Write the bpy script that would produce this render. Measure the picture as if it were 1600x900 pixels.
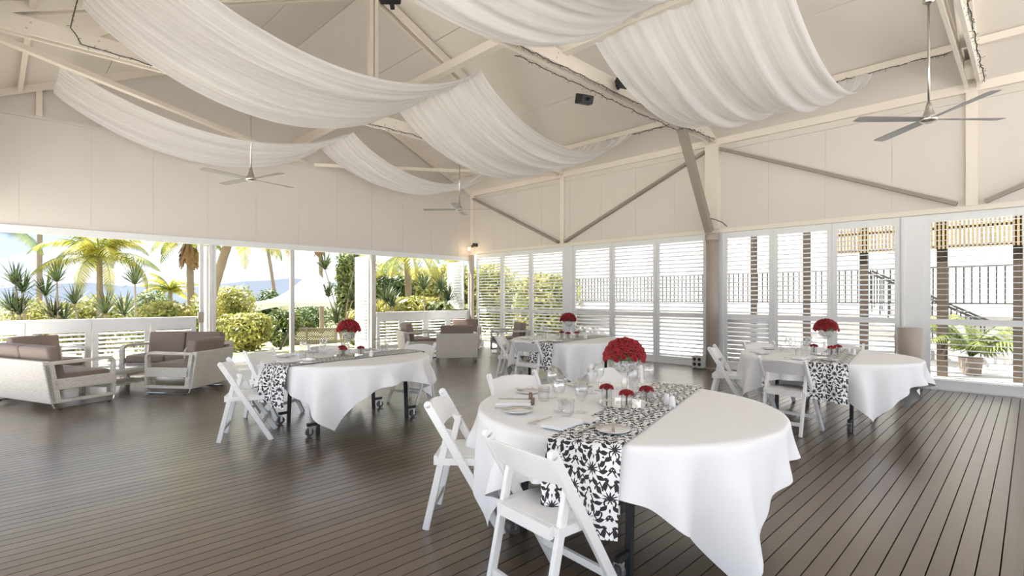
import bpy, bmesh, math, random
from mathutils import Vector, Matrix
random.seed(7)
for o in list(bpy.data.objects): bpy.data.objects.remove(o, do_unlink=True)
scene = bpy.context.scene
COL = scene.collection
PI = math.pi
# ------------------------------------------------------------------ camera
CAMH, FPX, HZ = 1.45, 814.0, 464.0
cd = bpy.data.cameras.new('camera'); cam = bpy.data.objects.new('camera', cd); COL.objects.link(cam)
cam.location = (0, 0, CAMH); cam.rotation_euler = (PI/2, 0, -PI/4)
cd.sensor_width = 36; cd.lens = FPX/1600*36; cd.shift_y = (HZ-450)/1600; cd.clip_start = .05; cd.clip_end = 2000
scene.camera = cam
# ------------------------------------------------------------------ sky, sun, exposure
vs = scene.view_settings
vs.view_transform = 'Standard'; vs.look = 'None'; vs.gamma = 1; vs.use_curve_mapping = False
vs.exposure = 2.05
w = bpy.data.worlds.new('sky'); scene.world = w; w.use_nodes = True
nt = w.node_tree; nt.nodes.clear()
def N(t, typ, **kw):
    n = t.nodes.new(typ)
    for k, v in kw.items(): setattr(n, k, v)
    return n
out = N(nt, 'ShaderNodeOutputWorld'); bg = N(nt, 'ShaderNodeBackground')
tc = N(nt, 'ShaderNodeTexCoord'); mp = N(nt, 'ShaderNodeMapping'); mp.inputs['Scale'].default_value = (1, 1, 3.2)
nz = N(nt, 'ShaderNodeTexNoise'); nz.inputs['Scale'].default_value = 2.6; nz.inputs['Detail'].default_value = 7
cr = N(nt, 'ShaderNodeValToRGB'); cr.color_ramp.elements[0].position = .40; cr.color_ramp.elements[1].position = .62
mx = N(nt, 'ShaderNodeMix', data_type='RGBA')
mx.inputs[6].default_value = (.52, .64, .86, 1); mx.inputs[7].default_value = (.98, .98, .98, 1)
nt.links.new(tc.outputs['Generated'], mp.inputs['Vector']); nt.links.new(mp.outputs[0], nz.inputs['Vector'])
nt.links.new(nz.outputs['Fac'], cr.inputs[0]); nt.links.new(cr.outputs[0], mx.inputs[0])
nt.links.new(mx.outputs[2], bg.inputs[0]); bg.inputs[1].default_value = .42
nt.links.new(bg.outputs[0], out.inputs[0])
sd = bpy.data.lights.new('sun', 'SUN'); sd.energy = 5.0; sd.angle = .009; sd.color = (1, .975, .94)
sun = bpy.data.objects.new('sun', sd); COL.objects.link(sun)
# sun stands towards (-.5, +.85), 60 degrees up
sdir = Vector((-.5, .85, 1.72)).normalized()
sun.rotation_euler = sdir.to_track_quat('Z', 'Y').to_euler(); sun.location = (-10, 20, 30)

# ------------------------------------------------------------------ photo geometry
S2 = math.sqrt(2)
def at(x, y, d):                      # pixel + forward distance -> point
    u = (x-800)/FPX; v = (HZ-y)/FPX
    return Vector((d*(1+u)/S2, d*(1-u)/S2, CAMH+v*d))
def onz(x, y, z):                     # pixel on a horizontal plane
    return at(x, y, (z-CAMH)*FPX/(HZ-y))
XR, YL = 10.5, 12.26                  # right wall x, left wall y
def RY(px): u = (px-800)/FPX; return XR*(1-u)/(1+u)
def LX(px): u = (px-800)/FPX; return YL*(1+u)/(1-u)

# ------------------------------------------------------------------ materials
MATS = {}
def mat(name, col, rough=.5, metal=0, var=0, vscale=8, bump=0, bscale=40, spec=.5, emit=None, rnd=0):
    m = bpy.data.materials.new(name); m.use_nodes = True; t = m.node_tree
    b = t.nodes['Principled BSDF']; c = (*col, 1)
    b.inputs['Base Color'].default_value = c; b.inputs['Roughness'].default_value = rough
    b.inputs['Metallic'].default_value = metal; b.inputs['Specular IOR Level'].default_value = spec
    tcn = N(t, 'ShaderNodeTexCoord')
    src = None
    if var:
        n = N(t, 'ShaderNodeTexNoise'); n.inputs['Scale'].default_value = vscale; n.inputs['Detail'].default_value = 4
        t.links.new(tcn.outputs['Object'], n.inputs['Vector'])
        mm = N(t, 'ShaderNodeMix', data_type='RGBA'); t.links.new(n.outputs['Fac'], mm.inputs[0])
        mm.inputs[6].default_value = tuple(x*(1-var) for x in col)+(1,)
        mm.inputs[7].default_value = tuple(min(1, x*(1+var)) for x in col)+(1,)
        src = mm.outputs[2]
    if rnd:
        oi = N(t, 'ShaderNodeObjectInfo'); hs = N(t, 'ShaderNodeHueSaturation')
        mr = N(t, 'ShaderNodeMapRange'); mr.inputs[3].default_value = 1-rnd; mr.inputs[4].default_value = 1+rnd
        t.links.new(oi.outputs['Random'], mr.inputs[0]); t.links.new(mr.outputs[0], hs.inputs['Value'])
        hs.inputs['Color'].default_value = c
        if src: t.links.new(src, hs.inputs['Color'])
        src = hs.outputs[0]
    if src: t.links.new(src, b.inputs['Base Color'])
    if bump:
        n2 = N(t, 'ShaderNodeTexNoise'); n2.inputs['Scale'].default_value = bscale; n2.inputs['Detail'].default_value = 3
        t.links.new(tcn.outputs['Object'], n2.inputs['Vector'])
        bp = N(t, 'ShaderNodeBump'); bp.inputs['Strength'].default_value = bump; bp.inputs['Distance'].default_value = .01
        t.links.new(n2.outputs['Fac'], bp.inputs['Height']); t.links.new(bp.outputs[0], b.inputs['Normal'])
    if emit:
        b.inputs['Emission Color'].default_value = (*emit[0], 1); b.inputs['Emission Strength'].default_value = emit[1]
    MATS[name] = m; return m
mat('wall_cream', (.725, .67, .605), .55, var=.025, vscale=1.5)
mat('ceiling_cream', (.78, .72, .65), .6, var=.025, vscale=1.2)
mat('beam_cream', (.84, .775, .67), .5, var=.03, vscale=3)
mat('frame_white', (.84, .85, .85), .35, var=.015)
mat('brace_taupe', (.33, .285, .235), .45, var=.06, vscale=5)
mat('column_taupe', (.42, .36, .30), .45, var=.04)
mat('subfloor', (.012, .010, .008), .9, var=.1)
mat('alu', (.62, .60, .57), .35, .6, var=.03)
mat('steel', (.60, .57, .52), .28, 1, var=.04)
mat('blade_metal', (.29, .28, .265), .38, .35, var=.04)
mat('black_plastic', (.012, .012, .013), .45, var=.2)
mat('cable_dark', (.05, .045, .04), .6, var=.1)
mat('bulb_glow', (.9, .8, .6), .4, var=.02, emit=((1, .78, .5), 2))
mat('fairy_bulb', (.92, .92, .88), .2, var=.02)
mat('chair_white', (.86, .855, .84), .38, var=.015)
mat('cushion_taupe', (.24, .18, .15), .55, var=.06, vscale=6, bump=.15, bscale=120)
mat('chrome', (.8, .8, .8), .12, 1, var=.02)
mat('leg_black', (.02, .02, .022), .4, var=.1)
mat('wheel_grey', (.10, .10, .105), .4, var=.1)
mat('cloth', (.88, .88, .885), .75, var=.012, vscale=3, bump=.08, bscale=220)
mat('napkin', (.9, .9, .9), .8, var=.02)
mat('porcelain', (.88, .87, .85), .15, var=.01)
mat('silver', (.65, .63, .6), .2, 1, var=.03)
mat('rose_red', (.27, .008, .014), .6, var=.25, vscale=30, rnd=.2)
mat('leaf_dark', (.06, .12, .04), .5, var=.3, rnd=.2)
mat('mirror', (.85, .86, .86), .04, 1, var=.01)
mat('shell_brown', (.22, .13, .09), .4, var=.2)
mat('plinth_beige', (.47, .40, .33), .45, var=.04)
mat('outlet_grey', (.55, .53, .49), .5, var=.03)
mat('grass', (.30, .285, .15), .9, var=.2, vscale=.8, bump=.3, bscale=60)
mat('concrete', (.74, .72, .69), .8, var=.06, vscale=2)
mat('render_white', (.40, .385, .365), .7, var=.03)
mat('timber_brown', (.055, .038, .022), .7, var=.2, vscale=4)
mat('timber_slat', (.27, .21, .11), .7, var=.2, vscale=4, rnd=.15)
mat('rail_dark', (.025, .024, .022), .5, var=.1)
mat('tent_white', (.9, .9, .9), .6, var=.01)
mat('lattice', (.24, .21, .175), .7, var=.06)
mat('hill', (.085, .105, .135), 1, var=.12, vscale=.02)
mat('trunk_pale', (.27, .215, .165), .85, var=.2, vscale=6, bump=.4, bscale=14)
mat('trunk_skirt', (.30, .18, .09), .9, var=.3, vscale=8)
mat('stem_grey', (.36, .29, .22), .85, var=.2, vscale=8)
mat('hedge_stone', (.26, .21, .17), .85, var=.1)
def leafmat(name, a, b, tr=.35):
    m = bpy.data.materials.new(name); m.use_nodes = True; t = m.node_tree; t.nodes.clear()
    o = N(t, 'ShaderNodeOutputMaterial'); p = N(t, 'ShaderNodeBsdfPrincipled'); tl = N(t, 'ShaderNodeBsdfTranslucent'); mixs = N(t, 'ShaderNodeMixShader')
    tcn = N(t, 'ShaderNodeTexCoord'); n = N(t, 'ShaderNodeTexNoise'); n.inputs['Scale'].default_value = 1.7; n.inputs['Detail'].default_value = 5
    r = N(t, 'ShaderNodeValToRGB'); r.color_ramp.elements[0].color = (*a, 1); r.color_ramp.elements[1].color = (*b, 1)
    r.color_ramp.elements[0].position = .36; r.color_ramp.elements[1].position = .64
    t.links.new(tcn.outputs['Object'], n.inputs['Vector']); t.links.new(n.outputs['Fac'], r.inputs[0])
    t.links.new(r.outputs[0], p.inputs['Base Color']); t.links.new(r.outputs[0], tl.inputs['Color'])
    p.inputs['Roughness'].default_value = .45; mixs.inputs[0].default_value = tr
    t.links.new(p.outputs[0], mixs.inputs[1]); t.links.new(tl.outputs[0], mixs.inputs[2]); t.links.new(mixs.outputs[0], o.inputs[0])
    MATS[name] = m
leafmat('palm_leaf', (.15, .20, .035), (.50, .44, .07), .4)
leafmat('palm_green', (.07, .12, .03), (.24, .27, .06), .35)
leafmat('dracaena_leaf', (.035, .065, .03), (.12, .15, .055), .2)
leafmat('bush_yellow', (.17, .20, .045), (.50, .46, .14), .35)
leafmat('bush_green', (.06, .10, .035), (.24, .28, .08), .3)
leafmat('tree_dark', (.035, .075, .03), (.15, .19, .055), .25)
def special():
    # deck boards: brown stained timber, satin, grain along the board
    m = mat('deck_brown', (.105, .070, .045), .45, rnd=.14, spec=.3, var=.12, vscale=3)
    t = m.node_tree; b = t.nodes['Principled BSDF']
    tcn = N(t, 'ShaderNodeTexCoord'); mp_ = N(t, 'ShaderNodeMapping'); mp_.inputs['Scale'].default_value = (1.2, 60, 60)
    n = N(t, 'ShaderNodeTexNoise'); n.inputs['Scale'].default_value = 2; n.inputs['Detail'].default_value = 5
    t.links.new(tcn.outputs['Object'], mp_.inputs[0]); t.links.new(mp_.outputs[0], n.inputs['Vector'])
    mr = N(t, 'ShaderNodeMapRange'); mr.inputs[3].default_value = .42; mr.inputs[4].default_value = .52
    b.inputs['Coat Weight'].default_value = 1; b.inputs['Coat Roughness'].default_value = .24; b.inputs['Coat IOR'].default_value = 1.6
    t.links.new(n.outputs['Fac'], mr.inputs[0]); t.links.new(mr.outputs[0], b.inputs['Roughness'])
    bp = N(t, 'ShaderNodeBump'); bp.inputs['Strength'].default_value = .06; bp.inputs['Distance'].default_value = .002
    t.links.new(n.outputs['Fac'], bp.inputs['Height']); t.links.new(bp.outputs[0], b.inputs['Normal'])
    # wicker
    m = mat('wicker', (.70, .65, .58), .6); t = m.node_tree; b = t.nodes['Principled BSDF']
    tcn = N(t, 'ShaderNodeTexCoord'); br = N(t, 'ShaderNodeTexBrick'); mp_ = N(t, 'ShaderNodeMapping')
    mp_.inputs['Rotation'].default_value = (PI/2, 0, 0)
    geo = N(t, 'ShaderNodeSeparateXYZ'); ad = N(t, 'ShaderNodeMath', operation='ADD'); cb = N(t, 'ShaderNodeCombineXYZ')
    t.links.new(tcn.outputs['Object'], geo.inputs[0]); t.links.new(geo.outputs[0], ad.inputs[0]); t.links.new(geo.outputs[1], ad.inputs[1])
    t.links.new(ad.outputs[0], cb.inputs[0]); t.links.new(geo.outputs[2], cb.inputs[1]); t.links.new(cb.outputs[0], br.inputs['Vector'])
    br.inputs['Scale'].default_value = 1; br.inputs['Brick Width'].default_value = .05; br.inputs['Row Height'].default_value = .02
    br.inputs['Mortar Size'].default_value = .003; br.inputs['Mortar Smooth'].default_value = .6
    br.inputs['Color1'].default_value = (.82, .78, .71, 1); br.inputs['Color2'].default_value = (.72, .68, .61, 1); br.inputs['Mortar'].default_value = (.50, .46, .40, 1)
    t.links.new(br.outputs['Color'], b.inputs['Base Color'])
    bp = N(t, 'ShaderNodeBump', invert=True); bp.inputs['Strength'].default_value = .6; bp.inputs['Distance'].default_value = .004
    t.links.new(br.outputs['Fac'], bp.inputs['Height']); t.links.new(bp.outputs[0], b.inputs['Normal'])
    # clear glass, thin
    m = bpy.data.materials.new('glass'); m.use_nodes = True; t = m.node_tree; t.nodes.clear()
    o = N(t, 'ShaderNodeOutputMaterial'); tr = N(t, 'ShaderNodeBsdfTransparent'); gl = N(t, 'ShaderNodeBsdfGlossy'); mi = N(t, 'ShaderNodeMixShader'); lw = N(t, 'ShaderNodeLayerWeight')
    tr.inputs[0].default_value = (.985, .99, .99, 1); gl.inputs['Roughness'].default_value = .03
    lw.inputs['Blend'].default_value = .22
    mr = N(t, 'ShaderNodeMapRange'); mr.inputs[3].default_value = .07; mr.inputs[4].default_value = .75
    t.links.new(lw.outputs['Facing'], mr.inputs[0]); t.links.new(mr.outputs[0], mi.inputs[0])
    t.links.new(tr.outputs[0], mi.inputs[1]); t.links.new(gl.outputs[0], mi.inputs[2]); t.links.new(mi.outputs[0], o.inputs[0])
    MATS['glass'] = m
    # sheer drape
    m = bpy.data.materials.new('sheer'); m.use_nodes = True; t = m.node_tree; t.nodes.clear()
    o = N(t, 'ShaderNodeOutputMaterial'); tr = N(t, 'ShaderNodeBsdfTransparent'); df = N(t, 'ShaderNodeBsdfDiffuse'); tl = N(t, 'ShaderNodeBsdfTranslucent')
    m1 = N(t, 'ShaderNodeMixShader'); m2 = N(t, 'ShaderNodeMixShader'); tcn = N(t, 'ShaderNodeTexCoord')
    wv = N(t, 'ShaderNodeTexNoise'); mp_ = N(t, 'ShaderNodeMapping'); mp_.inputs['Scale'].default_value = (.25, 14, .25)
    wv.inputs['Scale'].default_value = 1; wv.inputs['Detail'].default_value = 3
    t.links.new(tcn.outputs['Object'], mp_.inputs[0]); t.links.new(mp_.outputs[0], wv.inputs['Vector'])
    df.inputs[0].default_value = (.93, .925, .92, 1); tl.inputs[0].default_value = (.93, .925, .92, 1)
    mr = N(t, 'ShaderNodeMapRange'); mr.inputs[1].default_value = .3; mr.inputs[2].default_value = .7; mr.inputs[3].default_value = .68; mr.inputs[4].default_value = .97
    t.links.new(wv.outputs['Fac'], mr.inputs[0]); m1.inputs[0].default_value = .45
    t.links.new(df.outputs[0], m1.inputs[1]); t.links.new(tl.outputs[0], m1.inputs[2])
    t.links.new(mr.outputs[0], m2.inputs[0]); t.links.new(tr.outputs[0], m2.inputs[1]); t.links.new(m1.outputs[0], m2.inputs[2]); t.links.new(m2.outputs[0], o.inputs[0])
    MATS['sheer'] = m
    # damask runner: mirrored, warped voronoi ornament in black on white (UV in metres)
    m = mat('damask', (.88, .88, .87), .7); t = m.node_tree; b = t.nodes['Principled BSDF']
    uv = N(t, 'ShaderNodeUVMap'); sx = N(t, 'ShaderNodeSeparateXYZ'); t.links.new(uv.outputs[0], sx.inputs[0])
    def M(op, a, c=None, d=None):
        n = N(t, 'ShaderNodeMath', operation=op)
        for i, v in enumerate((a, c, d)):
            if v is None: continue
            if isinstance(v, (int, float)): n.inputs[i].default_value = v
            else: t.links.new(v, n.inputs[i])
        return n.outputs[0]
    def motif(ux, uy, px, py):
        fx = M('MULTIPLY', M('ABSOLUTE', M('SUBTRACT', M('FRACT', M('DIVIDE', ux, px)), .5)), px)
        fy = M('MULTIPLY', M('SUBTRACT', M('FRACT', M('DIVIDE', uy, py)), .5), py)
        r = M('SQRT', M('ADD', M('MULTIPLY', fx, fx), M('MULTIPLY', fy, fy)))
        a = M('ARCTAN2', fx, fy)
        # petals: alternating leaf rings
        pet = M('SINE', M('ADD', M('MULTIPLY', a, 11.0), M('MULTIPLY', r, 60.0)))
        ring = M('SINE', M('MULTIPLY', r, 150.0))
        k = M('ADD', pet, M('MULTIPLY', ring, .8))
        env = M('LESS_THAN', r, M('MULTIPLY', M('ADD', 1.0, M('MULTIPLY', M('ABSOLUTE', M('SINE', M('MULTIPLY', a, 5.5))), .28)), .068))
        m1_ = M('MULTIPLY', M('GREATER_THAN', k, .2), env)
        core = M('LESS_THAN', r, .012)
        return M('MAXIMUM', m1_, core)
    ux, uy = sx.outputs[0], sx.outputs[1]
    A = motif(ux, uy, .18, .21)
    B = motif(M('ADD', ux, .09), M('ADD', uy, .105), .18, .21)
    fx = M('MULTIPLY', M('ABSOLUTE', M('SUBTRACT', M('FRACT', M('DIVIDE', M('ADD', ux, .045), .09)), .5)), .09)
    vine = M('SINE', M('ADD', M('MULTIPLY', fx, 190.0), M('MULTIPLY', M('SINE', M('MULTIPLY', uy, 60.0)), 2.4)))
    vine = M('MULTIPLY', M('GREATER_THAN', vine, .80), M('GREATER_THAN', M('SINE', M('MULTIPLY', uy, 95.0)), -.3))
    tot = M('MAXIMUM', M('MAXIMUM', A, B), vine)
    mm = N(t, 'ShaderNodeMix', data_type='RGBA'); mm.inputs[6].default_value = (.88, .88, .87, 1); mm.inputs[7].default_value = (.018, .018, .02, 1)
    t.links.new(tot, mm.inputs[0]); t.links.new(mm.outputs[2], b.inputs['Base Color'])
special()

# ------------------------------------------------------------------ mesh helpers
class MB:
    def __init__(s): s.v = []; s.f = []; s.uv = {}
    def add(s, vs, fs):
        k = len(s.v); s.v += [tuple(p) for p in vs]; s.f += [tuple(i+k for i in f) for f in fs]; return s
    def box(s, a, b):
        x0, y0, z0 = a; x1, y1, z1 = b
        return s.add([(x0,y0,z0),(x1,y0,z0),(x1,y1,z0),(x0,y1,z0),(x0,y0,z1),(x1,y0,z1),(x1,y1,z1),(x0,y1,z1)],
                     [(0,3,2,1),(4,5,6,7),(0,1,5,4),(1,2,6,5),(2,3,7,6),(3,0,4,7)])
    def bar(s, p, q, wd, ht, up=(0,0,1)):
        p = Vector(p); q = Vector(q); d = (q-p).normalized(); up = Vector(up)
        sd_ = d.cross(up)
        if sd_.length < 1e-4: sd_ = d.cross(Vector((1,0,0)))
        sd_.normalize(); u = sd_.cross(d).normalized(); a = sd_*wd/2; b = u*ht/2
        vs_ = [p-a-b, p+a-b, p+a+b, p-a+b, q-a-b, q+a-b, q+a+b, q-a+b]
        return s.add(vs_, [(0,3,2,1),(4,5,6,7),(0,1,5,4),(1,2,6,5),(2,3,7,6),(3,0,4,7)])
    def tube(s, pts, r, n=8, cap=True):
        pts = [Vector(p) for p in pts]; rs = r if isinstance(r, (list, tuple)) else [r]*len(pts)
        k = len(s.v); ref = None
        for i, p in enumerate(pts):
            d = (pts[min(i+1, len(pts)-1)]-pts[max(i-1, 0)]).normalized()
            if ref is None: ref = d.orthogonal().normalized()
            ref = (ref-d*ref.dot(d))
            if ref.length < 1e-5: ref = d.orthogonal()
            ref.normalize(); b = d.cross(ref)
            for j in range(n):
                a = 2*PI*j/n; s.v.append(tuple(p+(ref*math.cos(a)+b*math.sin(a))*rs[i]))
        for i in range(len(pts)-1):
            for j in range(n):
                s.f.append((k+i*n+j, k+i*n+(j+1) % n, k+(i+1)*n+(j+1) % n, k+(i+1)*n+j))
        if cap:
            s.f.append(tuple(k+j for j in range(n))[::-1]); e = k+(len(pts)-1)*n; s.f.append(tuple(e+j for j in range(n)))
        return s
    def lathe(s, prof, n=20, c=(0,0,0)):
        k = len(s.v)
        for r, z in prof:
            for j in range(n):
                a = 2*PI*j/n; s.v.append((c[0]+r*math.cos(a), c[1]+r*math.sin(a), c[2]+z))
        for i in range(len(prof)-1):
            for j in range(n):
                s.f.append((k+i*n+j, k+i*n+(j+1) % n, k+(i+1)*n+(j+1) % n, k+(i+1)*n+j))
        return s
    def disc(s, r, z, n=20, c=(0,0), flip=False):
        k = len(s.v)
        s.v += [(c[0]+r*math.cos(2*PI*j/n), c[1]+r*math.sin(2*PI*j/n), z) for j in range(n)]
        f = tuple(range(k, k+n)); s.f.append(f[::-1] if flip else f); return s
    def mesh(s, name, m, smooth=False):
        me = bpy.data.meshes.new(name); me.from_pydata(s.v, [], s.f)
        if smooth: me.polygons.foreach_set('use_smooth', [True]*len(me.polygons))
        me.materials.append(MATS[m]); me.update(); return me
    def build(s, name, m, parent=None, smooth=False, bevel=0):
        o = bpy.data.objects.new(name, s.mesh(name, m, smooth)); COL.objects.link(o)
        if parent: o.parent = parent
        if bevel:
            b = o.modifiers.new('bevel', 'BEVEL'); b.width = bevel; b.segments = 2; b.limit_method = 'ANGLE'
        return o
def mo(name, me, parent=None, loc=(0,0,0), rot=(0,0,0), sc=None):
    o = bpy.data.objects.new(name, me); COL.objects.link(o); o.location = loc; o.rotation_euler = rot
    if parent: o.parent = parent
    if sc: o.scale = sc
    return o
def tag(o, label, cat, group=None):
    o['label'] = label; o['category'] = cat
    if group: o['group'] = group
    return o
def thing(name, label, cat, loc=(0,0,0), rz=0, group=None):
    o = bpy.data.objects.new(name, None); COL.objects.link(o); o.empty_display_size = .1
    o.location = loc; o.rotation_euler = (0, 0, rz); return tag(o, label, cat, group)
def struct(o, label=None):
    o['kind'] = 'structure'
    if label: o['label'] = label
    return o
def sempty(name, label): 
    o = bpy.data.objects.new(name, None); COL.objects.link(o); o.empty_display_size = .1; return struct(o, label)
def dup(o, loc=None, rz=None, label=None, group=None, parent=None):
    c = o.copy(); COL.objects.link(c)
    if parent is not None: c.parent = parent
    for ch in list(o.children): dup(ch, parent=c)
    if loc is not None: c.location = loc
    if rz is not None: c.rotation_euler = (0, 0, rz)
    if label: c['label'] = label
    if group: c['group'] = group
    return c

# ================================================================== STRUCTURE
YB, XL = -3.4, -.6                    # room goes on behind the camera
# floor: deck boards running along x
fl = MB().box((XL-.6, YB-.4, -.16), (XR+.12, YL+.5, -.034)).build('floor', 'subfloor'); struct(fl, 'dark brown timber deck floor laid in narrow boards')
PITCH = .0915
bm_ = MB().box((XL-.5, -.0425, -.03), (XR-.02, .0425, 0)).mesh('board', 'deck_brown')
y = YB; i = 0
while y < YL+.35:
    mo('board', bm_, fl, (0, y, 0)); y += PITCH
# ceiling: two slopes of sheet panels with recessed joints under a roof deck
K = .47; RX = 5.0
EAVE, RIDGE = 4.64, 4.64+K*(XR-RX)
def rz_(x): return EAVE+K*(XR-x) if x > RX else EAVE+K*(x-(2*RX-XR))
cl = MB()
for sgn in (1, -1):
    xe = RX+sgn*(XR-RX+1.25); ze = EAVE-K*1.25
    vs_ = [(RX, YB-1, RIDGE+.02), (RX, YL+1.3, RIDGE+.02), (xe, YL+1.3, ze+.02), (xe, YB-1, ze+.02)]
    cl.add(vs_+[(a, b, c+.12) for a, b, c in vs_], [(0,1,2,3),(7,6,5,4),(0,4,5,1),(1,5,6,2),(2,6,7,3),(3,7,4,0)])
ceil = cl.build('ceiling', 'ceiling_cream'); struct(ceil, 'pitched cream sheet-lined ceiling under a gable roof')
TY = [.64, 4.64, 8.64]
yed = [YB-.9, .64, 4.64, 8.64, YL]
for sgn in (1, -1):
    for xa, xb in ((5.0, 6.33), (6.33, 8.5), (8.5, 10.5)):
        for ya, yb in zip(yed[:-1], yed[1:]):
            g = .008
            q = [(RX+sgn*(xa-RX+g), ya+g), (RX+sgn*(xb-RX-g), ya+g), (RX+sgn*(xb-RX-g), yb-g), (RX+sgn*(xa-RX+g), yb-g)]
            lo = [(a, b, rz_(a)) for a, b in q]; hi = [(a, b, rz_(a)+.018) for a, b in q]
            MB().add(lo+hi, [(0,1,2,3),(7,6,5,4),(0,4,5,1),(1,5,6,2),(2,6,7,3),(3,7,4,0)]).build('ceiling_panel', 'ceiling_cream', ceil)
# purlins and the middle beam
for x in (9.65, .35):
    struct(MB().bar((x, YB-.5, rz_(x)-.06), (x, YL-.02, rz_(x)-.06), .06, .10).build('trim_1', 'beam_cream'), 'cream purlin running along the low side of the ceiling')
struct(MB().box((4.94, 4.66, 4.93), (5.06, YL-.02, 5.06)).build('trim_2', 'beam_cream'), 'cream middle beam running along under the ridge')
struct(MB().box((5.5, .7, 4.78), (5.64, 4.6, 4.92)).build('trim_3', 'beam_cream'), 'cream beam between two trusses with a shaded underside')

# right wall: upper sheeting
ZR, ZL = 2.83, 2.68
wr = MB().box((XR+.006, YB, ZR-.05), (XR+.10, YL+.1, EAVE+.1)).build('wall_right', 'wall_cream'); struct(wr, 'cream sheeted upper wall above the louvred shutters')
y = YL
while y > YB:
    y2 = y-.965
    MB().box((XR, y2+.0025, ZR), (XR+.006, y-.0025, EAVE)).build('wall_panel', 'wall_cream', wr); y = y2
struct(MB().box((XR-.07, YB, EAVE-.10), (XR, YL, EAVE+.06)).build('trim_4', 'beam_cream'), 'cream wall plate along the top of the shutter wall')
struct(MB().box((XR-.03, YB, EAVE-.22), (XR, YL, EAVE-.19)).build('trim_5', 'wall_cream'), 'thin cream moulding below the wall plate')
struct(MB().box((XR-.035, YB, ZR-.075), (XR+.06, YL, ZR+.005)).build('trim_6', 'beam_cream'), 'cream head rail above the louvred shutters')
# left wall: upper sheeting and gable
wl = MB().box((XL, YL+.006, ZL), (XR+.1, YL+.1, EAVE)).build('wall_left', 'wall_cream'); struct(wl, 'cream sheeted upper wall above the garden openings')
MB().add([(XL-.2, YL+.03, EAVE), (XR+.1, YL+.03, EAVE), (XR, YL+.03, EAVE), (RX, YL+.03, RIDGE), (2*RX-XR, YL+.03, EAVE),
          (XL-.2, YL+.1, EAVE), (XR+.1, YL+.1, EAVE), (RX, YL+.1, RIDGE+.05)], [(4,2,3),(5,7,6)]).build('gable', 'wall_cream', wl)
x = -.62
while x < XR:
    x2 = min(x+.96, XR); MB().box((x+.0025, YL, ZL), (x2-.0025, YL+.006, 4.545)).build('wall_panel', 'wall_cream', wl); x = x2
MB().box((XL, YL-.02, 4.55), (XR, YL+.02, 4.60)).build('cover_strip', 'wall_cream', wl)
struct(MB().box((XL, YL-.03, ZL-.13), (XR-.1, YL+.09, ZL-.004)).build('trim_7', 'frame_white'), 'white head rail above the garden openings')
for sgn in (1, -1):   # gable rafters
    struct(MB().bar((RX+sgn*5.45, YL-.05, EAVE+.0), (RX+sgn*.05, YL-.05, RIDGE-.10), .08, .17, (0,0,1)).build('trim_8', 'beam_cream'), 'cream gable rafter against the garden end wall')
struct(MB().box((.55, YL-.08, 4.6), (.63, YL-.02, 5.05)).build('trim_9', 'beam_cream'), 'short cream stud under the gable rafter')
# plan braces from the end wall to the garden-end truss
for a, b, l in (((-.3, 8.72, 4.62), (5.3, YL-.04, 4.62), 'cream flat brace from the end wall to the side away from the shutters'), ((5.5, YL-.04, 4.62), (10.35, 8.75, 4.62), 'cream flat brace from the end wall towards the shutter wall')):
    struct(MB().bar(a, b, .10, .07).build('trim_10', 'beam_cream'), l)
# unseen sides left open for daylight; upper wall added to dim the garden wall
struct(MB().box((XL-.1, YB, 2.75), (XL, YL, EAVE)).build('wall_back', 'wall_cream'), 'unseen cream upper wall of the open side opposite the shutters')
struct(MB().box((XL, YB-.1, EAVE-.25), (XR, YB, EAVE)).build('trim_18', 'beam_cream'), 'cream plate along the open side opposite the garden')
# trusses
def truss(y, label):
    t = thing('roof_truss', label, 'truss', (0, y, 0))
    for s in (-1, 1):
        MB().box((XL, s*.07-.022, 4.62), (XR-.08, s*.07+.022, 4.82)).build('tie_beam', 'beam_cream', t)
        for sg in (-1, 1):
            MB().bar((RX+sg*5.42, s*.07, EAVE-.0), (RX, s*.07, RIDGE-.13), .04, .16).build('rafter', 'beam_cream', t)
    for sx in (-.05, .05):
        MB().box((RX+sx-.04, -.045, 4.83), (RX+sx+.035, .045, RIDGE-.2)).build('king_post', 'beam_cream', t)
    for sg in (-1, 1):
        MB().bar((RX+sg*4.15, 0, 4.80), (RX+sg*2.85, 0, 5.78), .09, .12).build('strut', 'beam_cream', t)
        MB().box((RX+sg*4.9-.25, -.045, 4.64), (RX+sg*4.9+.25, .045, 4.76)).build('packer', 'beam_cream', t)
    bl = MB()
    for bx in (.3, .95, 2.3, 4.6, 5.4, 7.7, 9.05, 9.7):
        for dz in (4.68, 4.76):
            bl.tube([(bx+(dz-4.68)*.5, -.10, dz), (bx+(dz-4.68)*.5, -.088, dz)], .012, 8)
    bl.build('bolt', 'alu', t)
    return t
truss(8.64, 'cream timber truss with two ceiling fans, between the end wall and middle truss')
truss(4.64, 'cream timber truss carrying black speakers and strings of fairy lights')
truss(.64, 'cream timber truss above the single fan near the beige plinth')
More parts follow.
